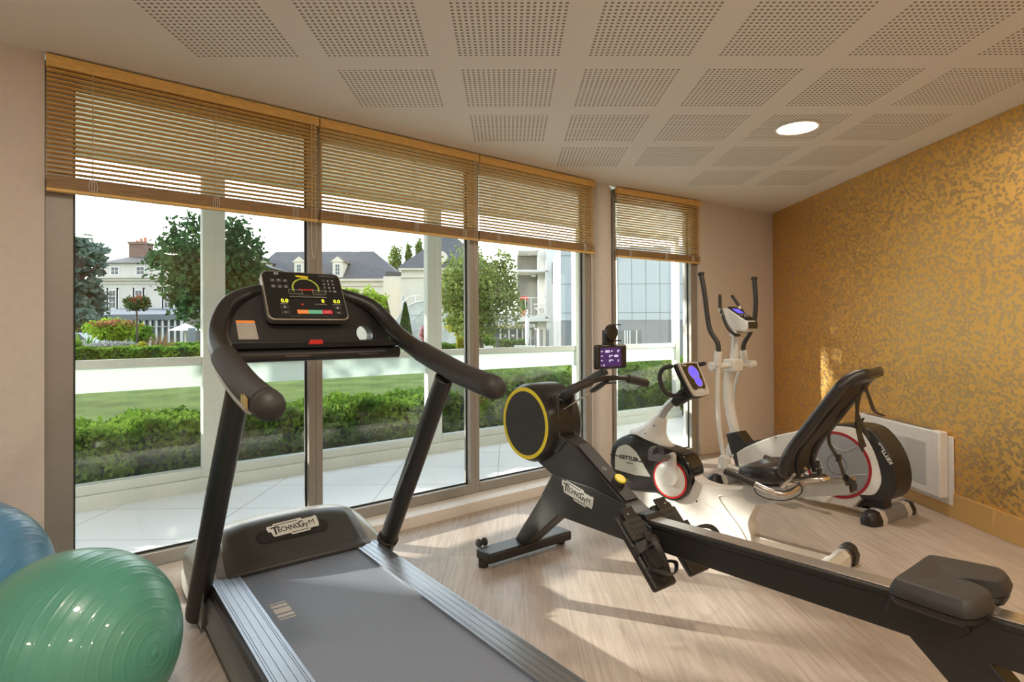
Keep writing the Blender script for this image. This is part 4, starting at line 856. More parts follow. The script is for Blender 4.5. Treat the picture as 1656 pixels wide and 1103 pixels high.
# base tube and feet
G().box(-.02, .42, -.024, .024, .055, .098).build('base_tube', M['steel'], B, bevel=.003)
def foot(u, name='rear_foot'):
    f_ = G().prism([(-.035, .0), (-.045, .04), (-.032, .085), (-.01, .10), (.015, .10), (.04, .075), (.045, .03), (.035, 0)], -.25, .12).build(name, M['white'], B, bevel=.006); f_.location = (u, 0, 0)
    G().prism([(-.028, .02), (-.030, .06), (-.015, .088), (.015, .088), (.034, .06), (.034, .02)], .12, .18).build('foot_tube', M['steel'], f_)
    G().prism([(-.042, .0), (-.048, .05), (-.03, .095), (0, .106), (.03, .095), (.05, .05), (.042, 0)], .175, .245).build('foot_cap', M['black'], f_, bevel=.008, seg=3)
    g = G().box(-.015, .0, -.2512, -.2505, .040, .058); g.build('foot_sticker', M['ink'], f_); G().box(.0452, .0458, -.10, -.07, .03, .05).build('foot_sticker', M['orange'], f_)
foot(.425); foot(-.80, 'front_foot')

# ================================================================ elliptical trainer (x from mast to flywheel, y away from the camera)
Q = empty('elliptical_trainer', (1.84, 4.71, 0), R(-59), 'white elliptical trainer with tall black swinging handles, by the corner of the room', 'elliptical trainer')
side = sm2([(.088, .250), (.174, .312), (.308, .386), (.450, .450), (.584, .498), (.723, .548), (.889, .583), (1.0, .590)], 3, False) + sm2([(1.064, .575), (1.120, .500), (1.165, .40), (1.188, .308), (1.184, .243), (1.144, .173), (1.07, .150)], 3, False) + [(.995, .055), (.669, .030), (.095, .155)]
G().prism(side, -.10, .10).build('body_cover', M['white_gloss'], Q, bevel=.010, seg=3)
rim = sm2([(.86, .590), (1.0, .607), (1.075, .604), (1.135, .580), (1.207, .500), (1.252, .404), (1.270, .303), (1.260, .222), (1.223, .165), (1.164, .140), (1.05, .133)], 3, False) + [(1.0, .20), (.9, .50)]
G().prism(rim, -.104, .104).build('flywheel_rim', M['black_sat'], Q, bevel=.014, seg=3)
inner = sm2([(.80, .570), (.93, .588), (1.03, .585), (1.075, .560), (1.125, .485), (1.160, .40), (1.182, .308), (1.178, .248), (1.140, .180), (1.07, .160)], 3, False) + [(.95, .14), (.80, .30)]
G().prism(inner, -.1075, -.095).build('side_panel', M['white_gloss'], Q, bevel=.002)
dc = (.905, 0, .325)
G().lathe([(.205, -.1105), (.222, -.1105), (.223, -.1075), (.205, -.107)], dc, (0, 1, 0), 64, ring=True).build('red_ring', M['dk_red'], Q)
ds = G().lathe([(.001, -.1125), (.06, -.1125), (.20, -.1105), (.206, -.108), (.001, -.107)], dc, (0, 1, 0), 64).build('side_disc', M['mid_grey'], Q)
ds.data.materials[0] = M['disc_grey']
g = G(); g.tube([(dc[0] + .066 * math.cos(R(a)), -.1128, dc[2] + .066 * math.sin(R(a))) for a in range(0, 361, 12)], .0014, 6, cap=False); g.build('hub_line', M['ink'], ds)
g = G()
for a in (60, 180, 300): g.tube(smooth([(dc[0] + r_ * math.cos(R(a + b)), -.112, dc[2] + r_ * math.sin(R(a + b))) for r_, b in ((.195, -12), (.12, 0), (.11, 30), (.19, 52))], 4), .003, 6)
g.build('disc_relief', M['silver_paint'], ds)
text('maker_name', 'KETTLER', .030, M['print'], Q, (1.253, -.1055, .400), (-.083, 0, .128), (-.128, 0, -.083), .0004, sx=1.2, bold=.0014)
for x, z in ((1.205, .43), (1.20, .185), (1.235, .25), (.62, .480), (.45, .435)): G().cyl((x, -.100, z), (x, -.1065, z), .005, n=12).build('screw', M['ink'], Q)
G().prism([(.995, .05), (1.09, .148), (1.17, .148), (1.17, .085), (1.06, .075)], -.05, .05).build('rear_bracket', M['black'], Q, bevel=.006)
G().box(.92, 1.16, -.045, .045, .030, .060).build('rear_tube', M['steel'], Q, bevel=.004)
G().box(-.02, .35, -.03, .03, .035, .085).build('front_tube', M['steel'], Q, bevel=.004)
G().prism([(.07, .215), (.085, .262), (.10, .275), (.125, .15), (.10, .14)], -.103, .103).build('front_trim', M['black'], Q, bevel=.004)
G().prism([(-.035, .385), (.075, .420), (.165, .330), (.14, .255), (.02, .225)], -.058, .058).build('mast_boot', M['black'], Q, bevel=.008, seg=3)
G().prism([(.14, .30), (.17, .345), (.24, .375), (.26, .362)], -.05, .05).build('boot_shoulder', M['black'], Q, bevel=.006)
G().tube(smooth([(.030, 0, .33), (.010, 0, .42), (-.020, 0, .533), (-.048, 0, .667), (-.045, 0, .800), (-.020, 0, .93), (0, 0, .96)], 5), .044, 20, flat=(.85, 1)).build('mast', M['white_gloss'], Q)
G().tube([(.0, 0, .93), (.035, 0, 1.17), (.05, 0, 1.22)], .034, 20).build('upper_mast', M['white_gloss'], Q)
G().box(-.055, .055, -.060, .060, .895, 1.000).build('mast_joint', M['white'], Q, bevel=.014, seg=3)
G().tube([(0, -.262, .945), (0, .262, .945)], .025, 24).build('pivot_tube', M['white'], Q)
for s in (-1, 1): G().lathe([(.001, .045), (.030, .045), (.037, .038), (.037, -.03), (.03, -.034), (.001, -.034)], (0, s * .225, .945), (0, s, 0), 28).build('pivot_cap', M['white'], Q, bevel=.002)
def arm_(s, up, lo):
    v = s * .235
    a = G().tube(smooth([(u, v, w) for u, w in lo], 5), .0175, 16).build('swing_rod', M['white_gloss'], Q)
    u0, w0 = up[-1]
    G().cyl((u0, v, w0 + .005), (u0 - .004 + (.02 if s > 0 else -.01), v, w0 - .11), .030, .031, 24).build('rod_sleeve', M['white'], a, bevel=.003)
    h = G().tube(smooth([(u, v, w) for u, w in up[::-1]], 5), .0195, 18).build('swing_handle', M['rubber'], a)
    G().lathe([(.001, -.004), (.026, -.004), (.027, .004), (.024, .014), (.014, .019), (.001, .020)], (up[0][0], v, up[0][1]), (up[0][0] - up[1][0], 0, up[0][1] - up[1][1]), 24).build('handle_cap', M['black'], h)
    ue, we = lo[-1]
    jb = G().prism([(ue - .042, we - .085), (ue - .040, we - .02), (ue - .020, we + .02), (ue + .02, we + .025), (ue + .045, we), (ue + .05, we - .085)], v - .030, v + .030).build('rod_joint', M['white'], a, bevel=.010, seg=3)
    G().cyl((ue, v - .03, we - .065), (ue, v - .0325, we - .065), .004, n=10).build('screw', M['ink'], jb)
    G().tube(smooth([(ue + .03, v, we - .055), (.45, v * .92, we - .085 + .0), (.86, s * .19, .115)], 5), .018, 14, flat=(.8, 1)).build('pedal_bar', M['white_gloss'], a)
    G().lathe([(.001, .03), (.03, .03), (.034, .024), (.034, -.024), (.001, -.03)], (.87, s * .19, .112), (0, s, 0), 24).build('roller', M['white'], a)
    G().prism([(.36, we - .06), (.70, we - .07), (.72, we - .03), (.70, we - .055), (.38, we - .045)], v - .07, v + .07).build('foot_tread', M['black'], a, bevel=.004)
arm_(-1, [(-.120, 1.690), (-.088, 1.538), (-.059, 1.335), (-.030, 1.226), (.036, 1.136), (.046, 1.062)], [(.046, 1.0), (.041, .955), (.038, .89), (.034, .725), (.045, .496), (.075, .300), (.092, .234)])
arm_(1, [(.034, 1.662), (.046, 1.458), (.019, 1.267), (-.067, 1.126), (-.078, 1.055)], [(-.082, 1.0), (-.090, .913), (-.140, .821), (-.176, .638), (-.195, .347), (-.205, .22)])
for s, up in ((-1, [(.062, 1.195), (.092, 1.202), (.045, 1.262), (-.015, 1.385), (-.028, 1.425), (-.030, 1.515)]), (1, [(.045, 1.21), (.05, 1.23), (.030, 1.33), (-.035, 1.441), (-.096, 1.52)])):
    ys = [0, .10, .125, .12, .12, .12]
    g = G().tube(smooth([(u, s * ys[i], w) for i, (u, w) in enumerate(up)], 6), .0135, 14, round_end=True).build('fixed_handle', M['rubber'], Q)
    for (u, w) in ((-.004, 1.355), (-.026, 1.400)) if s < 0 else ((-.02, 1.42),): G().lathe([(.0150, -.014), (.0152, 0), (.0150, .014)], (u, s * .12, w), (-.35, 0, 1), 16).build('pulse_sensor', M['chrome'], g)
G().tube([(.052, -.078, 1.205), (.052, .078, 1.205)], .027, 20).build('handle_mount', M['white'], Q, bevel=.004)
con2 = [(-.080, 1.392), (-.070, 1.412), (-.012, 1.418), (.178, 1.302), (.190, 1.252), (.165, 1.218), (.04, 1.228), (-.02, 1.300)]
ec = G().prism(con2, -.062, .062).build('console', M['white'], Q, bevel=.014, seg=3)
tt = Vector((.190, 0, -.116)).normalized(); tn = Vector((.116, 0, .190)).normalized(); eo = Vector((-.005, 0, 1.4195))
g = G(); plate(g, eo + tn * .001, (0, 1, 0), -tt, rrect(-.056, .056, -.205, .010, .012), .002); g.build('console_face', M['gloss'], ec)
g = G(); plate(g, Vector((.186, 0, 1.296)), (0, 1, 0), Vector((.0, 0, 1)), [(-.056, -.05), (.056, -.05), (.058, .004), (-.058, .004)], .006); g.build('console_nose', M['gloss'], ec, bevel=.002)
g = G(); plate(g, eo + tn * .0035, (0, 1, 0), -tt, box2(-.038, .038, -.095, -.030), .0008); g.build('blue_display', M['lcd_blue'], ec)
text('maker_name', 'KETTLER', .009, M['print'], ec, eo + tn * .0035 + Vector((0, -.022, 0)) + tt * .018, (0, 1, 0), -tt, .0002)
g = G()
for a, b in ((-.03, .115), (0, .112), (.03, .115), (-.03, .135), (0, .138), (.03, .135), (-.018, .158), (.018, .158)): plate(g, eo + tn * .0035 + tt * b, (0, 1, 0), -tt, rrect(a - .010, a + .010, -.005, .005, .004, 3), .0015)
g.build('console_keys', M['lt_grey'], ec)
def stab(u, v0, v1, name):
    pr = lambda k: [(-.055 * k, 0), (-.058 * k, .03), (-.035 * k, .082 * k), (.0, .090 * k), (.035 * k, .082 * k), (.058 * k, .03), (.055 * k, 0)]
    L = v1 - v0
    b = G().prism(pr(.95), v0 + .18 * L, v1 - .18 * L).build(name, M['mid_grey'], Q, bevel=.004); b.location = (u, 0, .0)
    b.data.materials[0] = M['disc_grey']
    for a, c in ((v0 + .16 * L, v0 + .27 * L), (v1 - .27 * L, v1 - .16 * L)): G().prism(pr(.97), a, c).build('foot_stripe', M['white'], b)
    for a, s in ((v0, 1), (v1, -1)):
        r = [[(x, a + s * t * L, z) for x, z in pr(k)] for t, k in ((0.0, .55), (.02, .72), (.05, .88), (.09, .97), (.165, .99))]
        G().loft(r).build('foot_cap', M['black'], b, ang=50)
    text('maker_name', 'KETTLER', .016, M['lt_grey'], b, (-.032, v0 + .004, .014), (1, -.0, 0), (0, .35, 1), .0003, bold=.0003)
stab(1.145, -.215, .345, 'rear_foot'); stab(0.0, -.30, .27, 'front_foot')

# ================================================================ garden and buildings outside
M['grass'] = mat('lawn_grass', (0.085, 0.12, 0.035), 0.95, noise=0.3, nscale=1.2, bump=0.6, bscale=60)
for m_k in ('grass',): M[m_k].node_tree.nodes['Principled BSDF'].inputs['Specular IOR Level'].default_value = 0.03
M['soil'] = mat('soil', (0.061, 0.048, 0.034), 0.95, noise=0.4, nscale=8)
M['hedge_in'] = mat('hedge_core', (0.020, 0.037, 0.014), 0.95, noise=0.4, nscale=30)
M['leaf_hedge'] = leafmat('hedge_leaf', (0.054, 0.122, 0.020), (0.163, 0.272, 0.041), 2.0)
M['leaf_dark'] = leafmat('dark_leaf', (0.024, 0.058, 0.024), (0.054, 0.109, 0.041), 2.5)
M['leaf_lit'] = leafmat('tree_leaf', (0.082, 0.136, 0.034), (0.231, 0.286, 0.088), 3)
M['leaf_lime'] = leafmat('lime_leaf', (0.170, 0.286, 0.027), (0.306, 0.422, 0.054), 3)
M['leaf_cedar'] = leafmat('cedar_leaf', (0.075, 0.115, 0.095), (0.17, 0.235, 0.185), .4)
M['leaf_yew'] = leafmat('yew_leaf', (0.034, 0.082, 0.020), (0.088, 0.150, 0.041), 3)
M['leaf_red'] = leafmat('red_leaf', (0.204, 0.068, 0.041), (0.374, 0.177, 0.095), 2)
M['leaf_gold'] = leafmat('golden_leaf', (0.204, 0.231, 0.027), (0.422, 0.374, 0.054), 2)
M['leaf_bronze'] = leafmat('bronze_leaf', (0.204, 0.122, 0.054), (0.422, 0.286, 0.150), 2)
M['leaf_pink'] = leafmat('pink_leaf', (0.374, 0.150, 0.177), (0.544, 0.306, 0.306), 2)
M['leaf_grey'] = leafmat('grey_leaf', (0.204, 0.218, 0.204), (0.340, 0.340, 0.340), 2)
M['bark'] = mat('bark', (0.068, 0.051, 0.037), 0.9, noise=0.3, nscale=20, bump=.5, bscale=30)
M['stone'] = mat('villa_stone', (0.503, 0.490, 0.442), 0.9, noise=0.05, nscale=1)
M['cream_stone'] = mat('cream_stone', (0.544, 0.503, 0.422), 0.9, noise=0.05, nscale=1)
M['slate'] = mat('slate_roof', (0.062, 0.062, 0.064), 0.7, noise=0.25, nscale=3)
M['brick'] = mat('chimney_brick', (0.20, 0.125, 0.10), 0.9, noise=0.35, nscale=12)
M['pot'] = mat('chimney_pot', (0.442, 0.177, 0.102), 0.8)
M['win_white'] = mat('window_white', (0.578, 0.585, 0.571), 0.5)
M['pane'] = mat('dark_pane', (0.068, 0.082, 0.088), 0.12)
M['canvas_grey'] = mat('grey_canvas', (0.150, 0.170, 0.190), 0.8)
M['canvas'] = mat('white_canvas', (0.578, 0.578, 0.564), 0.8)
M['panel'] = mat('facade_panel', (0.340, 0.381, 0.408), 0.6)
M['panel_dk'] = mat('facade_panel_dark', (0.150, 0.163, 0.177), 0.6)
M['joint'] = mat('panel_joint', (0.136, 0.156, 0.170), 0.8)
M['render'] = mat('white_render', (0.578, 0.571, 0.544), 0.9)
M['cladding'] = mat('wood_cladding', (0.184, 0.184, 0.163), 0.8, noise=.2, nscale=4, stretch=(8, 8, .5))
M['green_glass'] = mat('greenhouse_glass', (0.46, 0.48, 0.44), 0.5, noise=.2, nscale=.8)
M['awning'] = mat('yellow_awning', (0.510, 0.374, 0.054), 0.7)
M['car_paint'] = mat('car_paint', (0.340, 0.360, 0.388), 0.25, 0.5)

G().add([(-140, -60, -.06), (140, -60, -.06), (140, 200, -.06), (-140, 200, -.06)], [(0, 1, 2, 3)]).build('lawn', M['grass'], kind='structure')

def leafquad(p, s, rnd, elong=1.6):
    a = Vector((rnd.gauss(0, 1), rnd.gauss(0, 1), rnd.gauss(0, 1))).normalized(); b = a.cross(Vector((rnd.gauss(0, 1), rnd.gauss(0, 1), rnd.gauss(0, 1)))).normalized()
    return [p - a * s * elong / 2, p + b * s / 2, p + a * s * elong / 2, p - b * s / 2]
def blob(c, r, n, s, seed, lump=.22, shell=.55, flat_bottom=None):
    rnd = random.Random(seed); out = []; c = Vector(c); r = Vector(r if hasattr(r, '__len__') else (r, r, r))
    ph = [rnd.uniform(0, 6.28) for _ in range(6)]; p0 = 11
    for _ in range(n):
        d = Vector((rnd.gauss(0, 1), rnd.gauss(0, 1), rnd.gauss(0, 1))).normalized()
        k = 1 + lump * (math.sin(5 * d[0] + ph[0]) * math.sin(4 * d[2] + ph[1]) + .6 * math.sin(9 * d[1] + ph[2]) * math.sin(8 * d[2] + 7 * d[0] + ph[3]))
        q = rnd.random() ** .48 * 1.04 + (rnd.random() ** 3 * .16 if d[2] > -.4 else 0)
        if (math.sin(p0 * d[0] + ph[4]) * math.sin(11 * d[2] + ph[5]) * math.sin(10 * d[1] + ph[0])) > .42 * (1.6 - q) : continue
        p = Vector((d[0] * r[0], d[1] * r[1], d[2] * r[2])) * k * q
        if flat_bottom is not None and p[2] < -flat_bottom * r[2]: continue
        out.append(leafquad(c + p, s * rnd.uniform(.6, 1.3), rnd))
    return out
def local(o, quads): return [[v - o.location for v in q] for q in quads]
def tree(name, base, crown, r, n, s, m, label, cat='tree', group=None, trunk_r=.06, seed=1, branches=7, extra=None, lump=.22, mt='bark', shell=.5, fb=None):
    t = empty(name, base, 0, label, cat, group); base = Vector(base); crown = Vector(crown)
    q = blob(crown, r, n, s, seed, lump, shell, fb)
    if extra:
        for i, (c, rr, nn) in enumerate(extra): q += blob(c, rr, nn, s, seed + i + 1, lump, shell)
    flatquads('foliage', M[m], local(t, q), t)
    g = G(); cz = crown - base; rr = r if not hasattr(r, '__len__') else min(r); top_ = Vector((cz[0], cz[1], max(cz[2] - (r[2] if hasattr(r, '__len__') else r) * .75, .05)))
    g.tube([(0, 0, 0), (cz[0] * .3 + trunk_r * .3, cz[1] * .3, top_[2] * .5), top_], [trunk_r * 1.2, trunk_r, trunk_r * .85], 10)
    rnd = random.Random(seed)
    for i in range(branches):
        a = 2 * math.pi * i / branches + rnd.uniform(-.3, .3); e2 = cz + Vector((math.cos(a), math.sin(a), rnd.uniform(-.3, .7))) * rr * .75
        g.tube(smooth([top_, top_.lerp(e2, .45) + Vector((0, 0, rr * .05)), e2], 3), [trunk_r * .6, trunk_r * .5, trunk_r * .42, trunk_r * .36, trunk_r * .3, trunk_r * .22, trunk_r * .12][:7], 6)
    g.build('trunk', M[mt], t); return t
def hedge(name, p, q, depth, h, n, s, m, label, seed=3, core='hedge_in', cat='hedge', group=None, z0=-.06):
    d = Vector((q[0] - p[0], q[1] - p[1])); L = d.length; e = empty(name, (p[0], p[1], z0), math.atan2(d[1], d[0]), label, cat, group)
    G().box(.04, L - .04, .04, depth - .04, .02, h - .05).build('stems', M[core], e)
    rnd = random.Random(seed); qs = []
    for _ in range(n):
        u = rnd.random() * L; w_ = rnd.random(); a = rnd.random()
        bump_ = .025 * math.sin(u * 7) + .02 * math.sin(u * 17 + 1)
        if a < h / (h + depth): y = rnd.uniform(-.02, .05) + bump_; z = rnd.random() ** .85 * h; 
        else: y = rnd.random() * depth; z = h + rnd.gauss(0, .022) + bump_
        if rnd.random() < .06: y = depth - rnd.uniform(0, .05); z = rnd.random() * h
        qs.append(leafquad(Vector((u, y, z)), s * rnd.uniform(.6, 1.3), rnd, 1.5))
    flatquads('foliage', M[m], qs, e); return e
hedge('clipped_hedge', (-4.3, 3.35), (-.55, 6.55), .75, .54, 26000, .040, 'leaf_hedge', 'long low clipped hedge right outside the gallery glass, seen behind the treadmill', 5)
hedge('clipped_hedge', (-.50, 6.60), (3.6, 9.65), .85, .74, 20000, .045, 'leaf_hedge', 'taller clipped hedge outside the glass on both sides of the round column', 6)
g = G(); wallseg(g, (-4.4, 2.9), (3.4, 8.9), -.058, -.03, -.0, .5); sb = g.build('soil_strip', M['soil'], kind='structure')

def P(px, Y, z=0.0): v = at(px, 500, Y); return Vector((v[0], Y, z))
def Z(py, Y, px=400): return at(px, py, Y)[2]
# far clipped hedges
a, b = P(60, 17), P(345, 19); hedge('low_hedge', a, b, 1.2, .75, 6000, .09, 'leaf_hedge', 'low clipped hedge across the lawn below the villa, left of the treadmill', 11, group=None)
a, b = P(262, 24), P(325, 24); hedge('low_hedge', a, b, 2.2, .72, 1500, .12, 'leaf_hedge', 'short dark hedge behind the long one, under the white parasol', 12)
a, b = P(655, 18), P(735, 18); hedge('low_hedge', a, b, 1.2, .78, 3000, .09, 'leaf_hedge', 'low green hedge in front of the greenhouse', 13)
a, b = P(738, 17.5), P(766, 17.5); hedge('square_hedge', a, b, 1.2, 1.02, 2000, .08, 'leaf_gold', 'square yellow-green hedge block right of the greenhouse, under the round tree', 14)
a, b = P(791, 28), P(801, 28); hedge('low_hedge', a, b, .8, .75, 600, .09, 'leaf_hedge', 'small square hedge beside the white planter, left of the other restaurant hedge', 15)
a, b = P(807, 28), P(852, 28); hedge('low_hedge', a, b, .8, .72, 1400, .09, 'leaf_hedge', 'low hedge with a gold-lit top in front of the restaurant', 16)

# round-headed trees near the glass
c = at(335, 445, 11); tree('round_tree', (at(342, 500, 11)[0], 11, -.06), c, (.82, .85, .98), 5200, .066, 'leaf_dark', 'dark leafy tree left of the treadmill, crossed by the wide white window post', seed=21, trunk_r=.055,
     extra=[(at(392, 432, 11.3), (.46, .6, .80), 2400), (at(268, 405, 11), (.30, .3, .30), 260), (at(300, 440, 11), (.40, .4, .60), 900), (at(282, 378, 11), (.16, .2, .30), 160), (at(308, 365, 11), (.14, .2, .28), 150), (at(385, 370, 11), (.28, .2, .25), 220), (at(300, 490, 11), (.30, .35, .35), 420), (at(250, 425, 11), (.16, .2, .16), 80), (at(425, 440, 11), (.16, .2, .20), 80)])
c = at(775, 478, 15); tree('round_tree', (at(779, 500, 15)[0], 15, -.06), c, (1.05, 1.0, 1.12), 10500, .058, 'leaf_lit', 'sunlit round-headed tree outside, right of the treadmill and left of the balconies', seed=31, trunk_r=.07,
     extra=[(at(742, 478, 15), (.48, .6, .85), 3400), (at(820, 470, 15), (.35, .5, .55), 1200), (at(815, 425, 15), (.28, .3, .3), 300)])
tree('added_shade_tree', (-9.2, 7.0, -.06), (-9.1, 6.9, 4.7), (1.6, 1.7, 1.45), 9000, .13, 'leaf_dark', 'tallest dark sun-blocking tree added on the lawn beyond the left edge of the picture', seed=36, trunk_r=.12, lump=.3)  # added out of view to filter the sun reaching the gold wall
tree('added_shade_tree', (-12.4, 5.4, -.06), (-12.3, 5.45, 4.80), (1.1, 1.15, .92), 5200, .12, 'leaf_dark', 'smaller dark sun-blocking tree added on the lawn beyond the left edge of the picture, nearer the building', seed=37, trunk_r=.10, lump=.3)  # also added unseen, to cut the sun patch on the floor
# small standard tree and bed planting below the villa
c = at(221, 491, 21); tree('standard_tree', (at(221, 500, 21)[0], 21, -.06), c + Vector((0, 0, -.05)), (.42, .35, .22), 900, .07, 'leaf_dark', 'small slim-stemmed standard tree with a fan-shaped crown in the flower bed', seed=41, trunk_r=.035, branches=5,
     extra=[(at(210, 487, 21), (.18, .2, .16), 250), (at(234, 487, 21), (.16, .2, .14), 250)])
q = blob(at(226, 486, 21), (.30, .25, .14), 500, .06, 44); o = flatquads('red_leaves', M['leaf_red'], q); o.parent = [x for x in COL.objects if x.name == 'standard_tree'][0]; o.matrix_parent_inverse = Matrix.Translation(-o.parent.location)
def shrub(name, px, py, Y, r, n, s, m, label, seed, extra=None, cat='shrub', stem=True):
    c = at(px, py, Y); e = empty(name, (c[0], Y, -.06), 0, label, cat); q = blob(c, r, n, s, seed)
    if extra:
        for i, (p_, rr, nn) in enumerate(extra): q += blob(at(*p_), rr, nn, s, seed + 3 + i)
    flatquads('foliage', M[m], local(e, q), e)
    g = G()
    for i in range(5): a = i * 1.3; g.tube([(0, 0, 0), (math.cos(a) * r[0] * .4, math.sin(a) * r[1] * .4, c[2] + .06)], .02, 5)
    g.build('stems', M['bark'], e); return e
sh1 = shrub('flowering_shrub', 183, 535, 21.9, (.95, .6, .40), 2600, .09, 'leaf_lime', 'big rounded lime-green shrub with reddish tips in front of the villa', 51)
q = blob(at(185, 524, 21.8), (.80, .5, .18), 700, .07, 55); o = flatquads('red_tips', M['leaf_red'], [[v - sh1.location for v in k_] for k_ in q], sh1)
shrub('grassy_shrub', 228, 540, 23.2, (.40, .4, .40), 900, .10, 'leaf_hedge', 'taller plain green grassy shrub right of the lime-green one', 61)
def spiky(name, px, py, Y, n, L, m, label, seed, spread=1.0, wd=.03, z0=None):
    rnd = random.Random(seed); b = at(px, py, Y); e = empty(name, (b[0], Y, -.06), 0, label, 'plant'); q = []; L += b[2] + .06
    for _ in range(n):
        a = rnd.uniform(0, 6.28); t = rnd.uniform(.15, 1.0) * spread; l = L * rnd.uniform(.6, 1.05); d = Vector((math.cos(a) * t, math.sin(a) * t, 1)).normalized(); s_ = Vector((-math.sin(a), math.cos(a), 0)) * wd
        m1 = d * l * .6; tip = d * l + Vector((math.cos(a), math.sin(a), -.7)) * l * .12 * t
        q.append([-s_, s_, m1 + s_ * .9, m1 - s_ * .9]); q.append([m1 - s_ * .9, m1 + s_ * .9, tip])
    flatquads('leaves', M[m], q, e); return e
spiky('palm_plant', 138, 556, 23.4, 90, .85, 'leaf_hedge', 'low arching green palm-like plant left of the lime shrub', 71, 1.3)
spiky('spiky_plant', 258, 555, 21.8, 110, .52, 'leaf_bronze', 'bronze spiky strap-leaved plant in the bed below the villa', 72, .6, .022)
shrub('grey_cushion_plant', 185, 559, 20.3, (1.0, .33, .14), 1400, .06, 'leaf_grey', 'low silvery grey cushion planting in front of the lime shrub', 81)
shrub('golden_shrub', 214, 561, 19.55, (.11, .1, .07), 220, .04, 'leaf_gold', 'tiny golden shrub left of the standard tree stem', 82)
shrub('golden_shrub', 231, 558, 19.6, (.15, .13, .13), 400, .04, 'leaf_gold', 'small golden shrub right of the standard tree stem', 83)
shrub('round_bush', 116, 560, 20.9, (.35, .3, .22), 500, .07, 'leaf_hedge', 'green rounded bush at the left window edge, in front of the parked car', 84)
# cedar
cb = P(122, 35); ced = empty('cedar_tree', (cb[0], 35, -.06), 0, 'huge blue-green cedar at the left edge of the leftmost window', 'tree')
q = []; rnd = random.Random(91)
pads = [(108, 385, 60, 10), (120, 395, 50, 14), (136, 398, 44, 12), (150, 410, 30, 12), (115, 420, 60, 16), (135, 425, 40, 12), (158, 428, 26, 8), (120, 440, 40, 12), (105, 455, 50, 12), (160, 418, 22, 8), (148, 440, 26, 10),
        (112, 465, 70, 20), (130, 462, 50, 16), (148, 478, 44, 18), (108, 490, 60, 22), (132, 492, 56, 20), (152, 500, 36, 20), (120, 512, 60, 16), (145, 520, 44, 20), (104, 478, 40, 20), (90, 440, 60, 30), (88, 500, 50, 30), (150, 455, 20, 10), (163, 440, 10, 6), (168, 405, 14, 5)]
for i, (px, py, w_, h_) in enumerate(pads):
    c = at(px, py, 35 + rnd.uniform(-1.6, 1.6)); q += blob(c, (w_ / 2 / 26.6, w_ / 2 / 26.6, h_ / 2 / 26.6 * 1.2), int(w_ * h_ * .55) + 60, .22, 100 + i, .35, .3)
flatquads('foliage', M['leaf_cedar'], local(ced, q), ced)
g = G(); g.tube(smooth([(0, 0, 0), (-.05, 0, 2.6), (.05, 0, 5.0), (0.1, 0, 7.0)], 4), [.62 - .03 * i for i in range(13)], 12)
for px, py in ((150, 410), (160, 428), (100, 440), (150, 480), (108, 385)): c = at(px, py, 35) - ced.location; g.tube([(0, 0, c[2] * .8), c], [.16, .04], 6)
g.build('trunk', M['bark'], ced)
# distant poplars
for i, (px0, py0, py1, w_) in enumerate(((640, 400, 445, 20), (661, 395, 440, 9), (648, 415, 445, 22), (678, 388, 430, 12))):
    if i == 2: continue
    Y = 95; c = at(px0, (py0 + py1) / 2, Y); r_ = w_ / 2 / 930 * Y
    tree('poplar', (c[0], Y, 0), c, (r_, r_, (py1 - py0) / 2 / 930 * Y * 1.05), 900, .34, 'leaf_lit', ['left and broadest poplar', 'middle poplar', None, 'rightmost and slimmest poplar'][i] + ' of the three far behind the roofs', 'tree', 'far poplars', .3, 200 + i, 3)
t_ = tree('lime_tree', P(600, 27), at(600, 489, 27), (.75, .6, .60), 1500, .11, 'leaf_lime', 'bright lime-green bushy tree just right of the treadmill console', seed=210, trunk_r=.06, extra=[(at(565, 474, 27), (.5, .4, .25), 500)])
def cone(name, px0, px1, pyt, pyb, Y, label, seed):
    c = P((px0 + px1) / 2, Y, -.06); r_ = (px1 - px0) / 2 / 930 * Y; h = at(500, pyt, Y)[2] + .06; e = empty(name, c, 0, label, 'topiary', 'cone topiaries'); rnd = random.Random(seed); q = []
    for _ in range(3800):
        t = rnd.random() ** 1.0; rr = r_ * (1 - t) ** .78 * min(1, (t + .10) / .22) ** .4 * 1.08 * rnd.uniform(.88, 1.03); a = rnd.uniform(0, 6.283); q.append(leafquad(Vector((rr * math.cos(a), rr * math.sin(a), t * h)), .10, rnd))
    flatquads('foliage', M['leaf_yew'], q, e); G().cyl((0, 0, 0), (0, 0, h * .9), r_ * .8, .02, 16).build('core', M['hedge_in'], e)
cone('cone_topiary', 610, 638, 484, 552, 44, 'darker cone-clipped yew nearer the treadmill console', 1); cone('cone_topiary', 643, 668, 489, 549, 44, 'pointed cone-clipped yew directly in front of the greenhouse', 2)
tree('pink_tree', P(683, 26), at(684, 540, 26), (.16, .16, .32), 350, .08, 'leaf_pink', 'small pink-flowered tree in front of the greenhouse', seed=220, trunk_r=.03)
shrub('feathery_shrub', 745, 525, 24, (.65, .5, .50), 1200, .09, 'leaf_gold', 'feathery yellow-green shrub right of the greenhouse', 230)

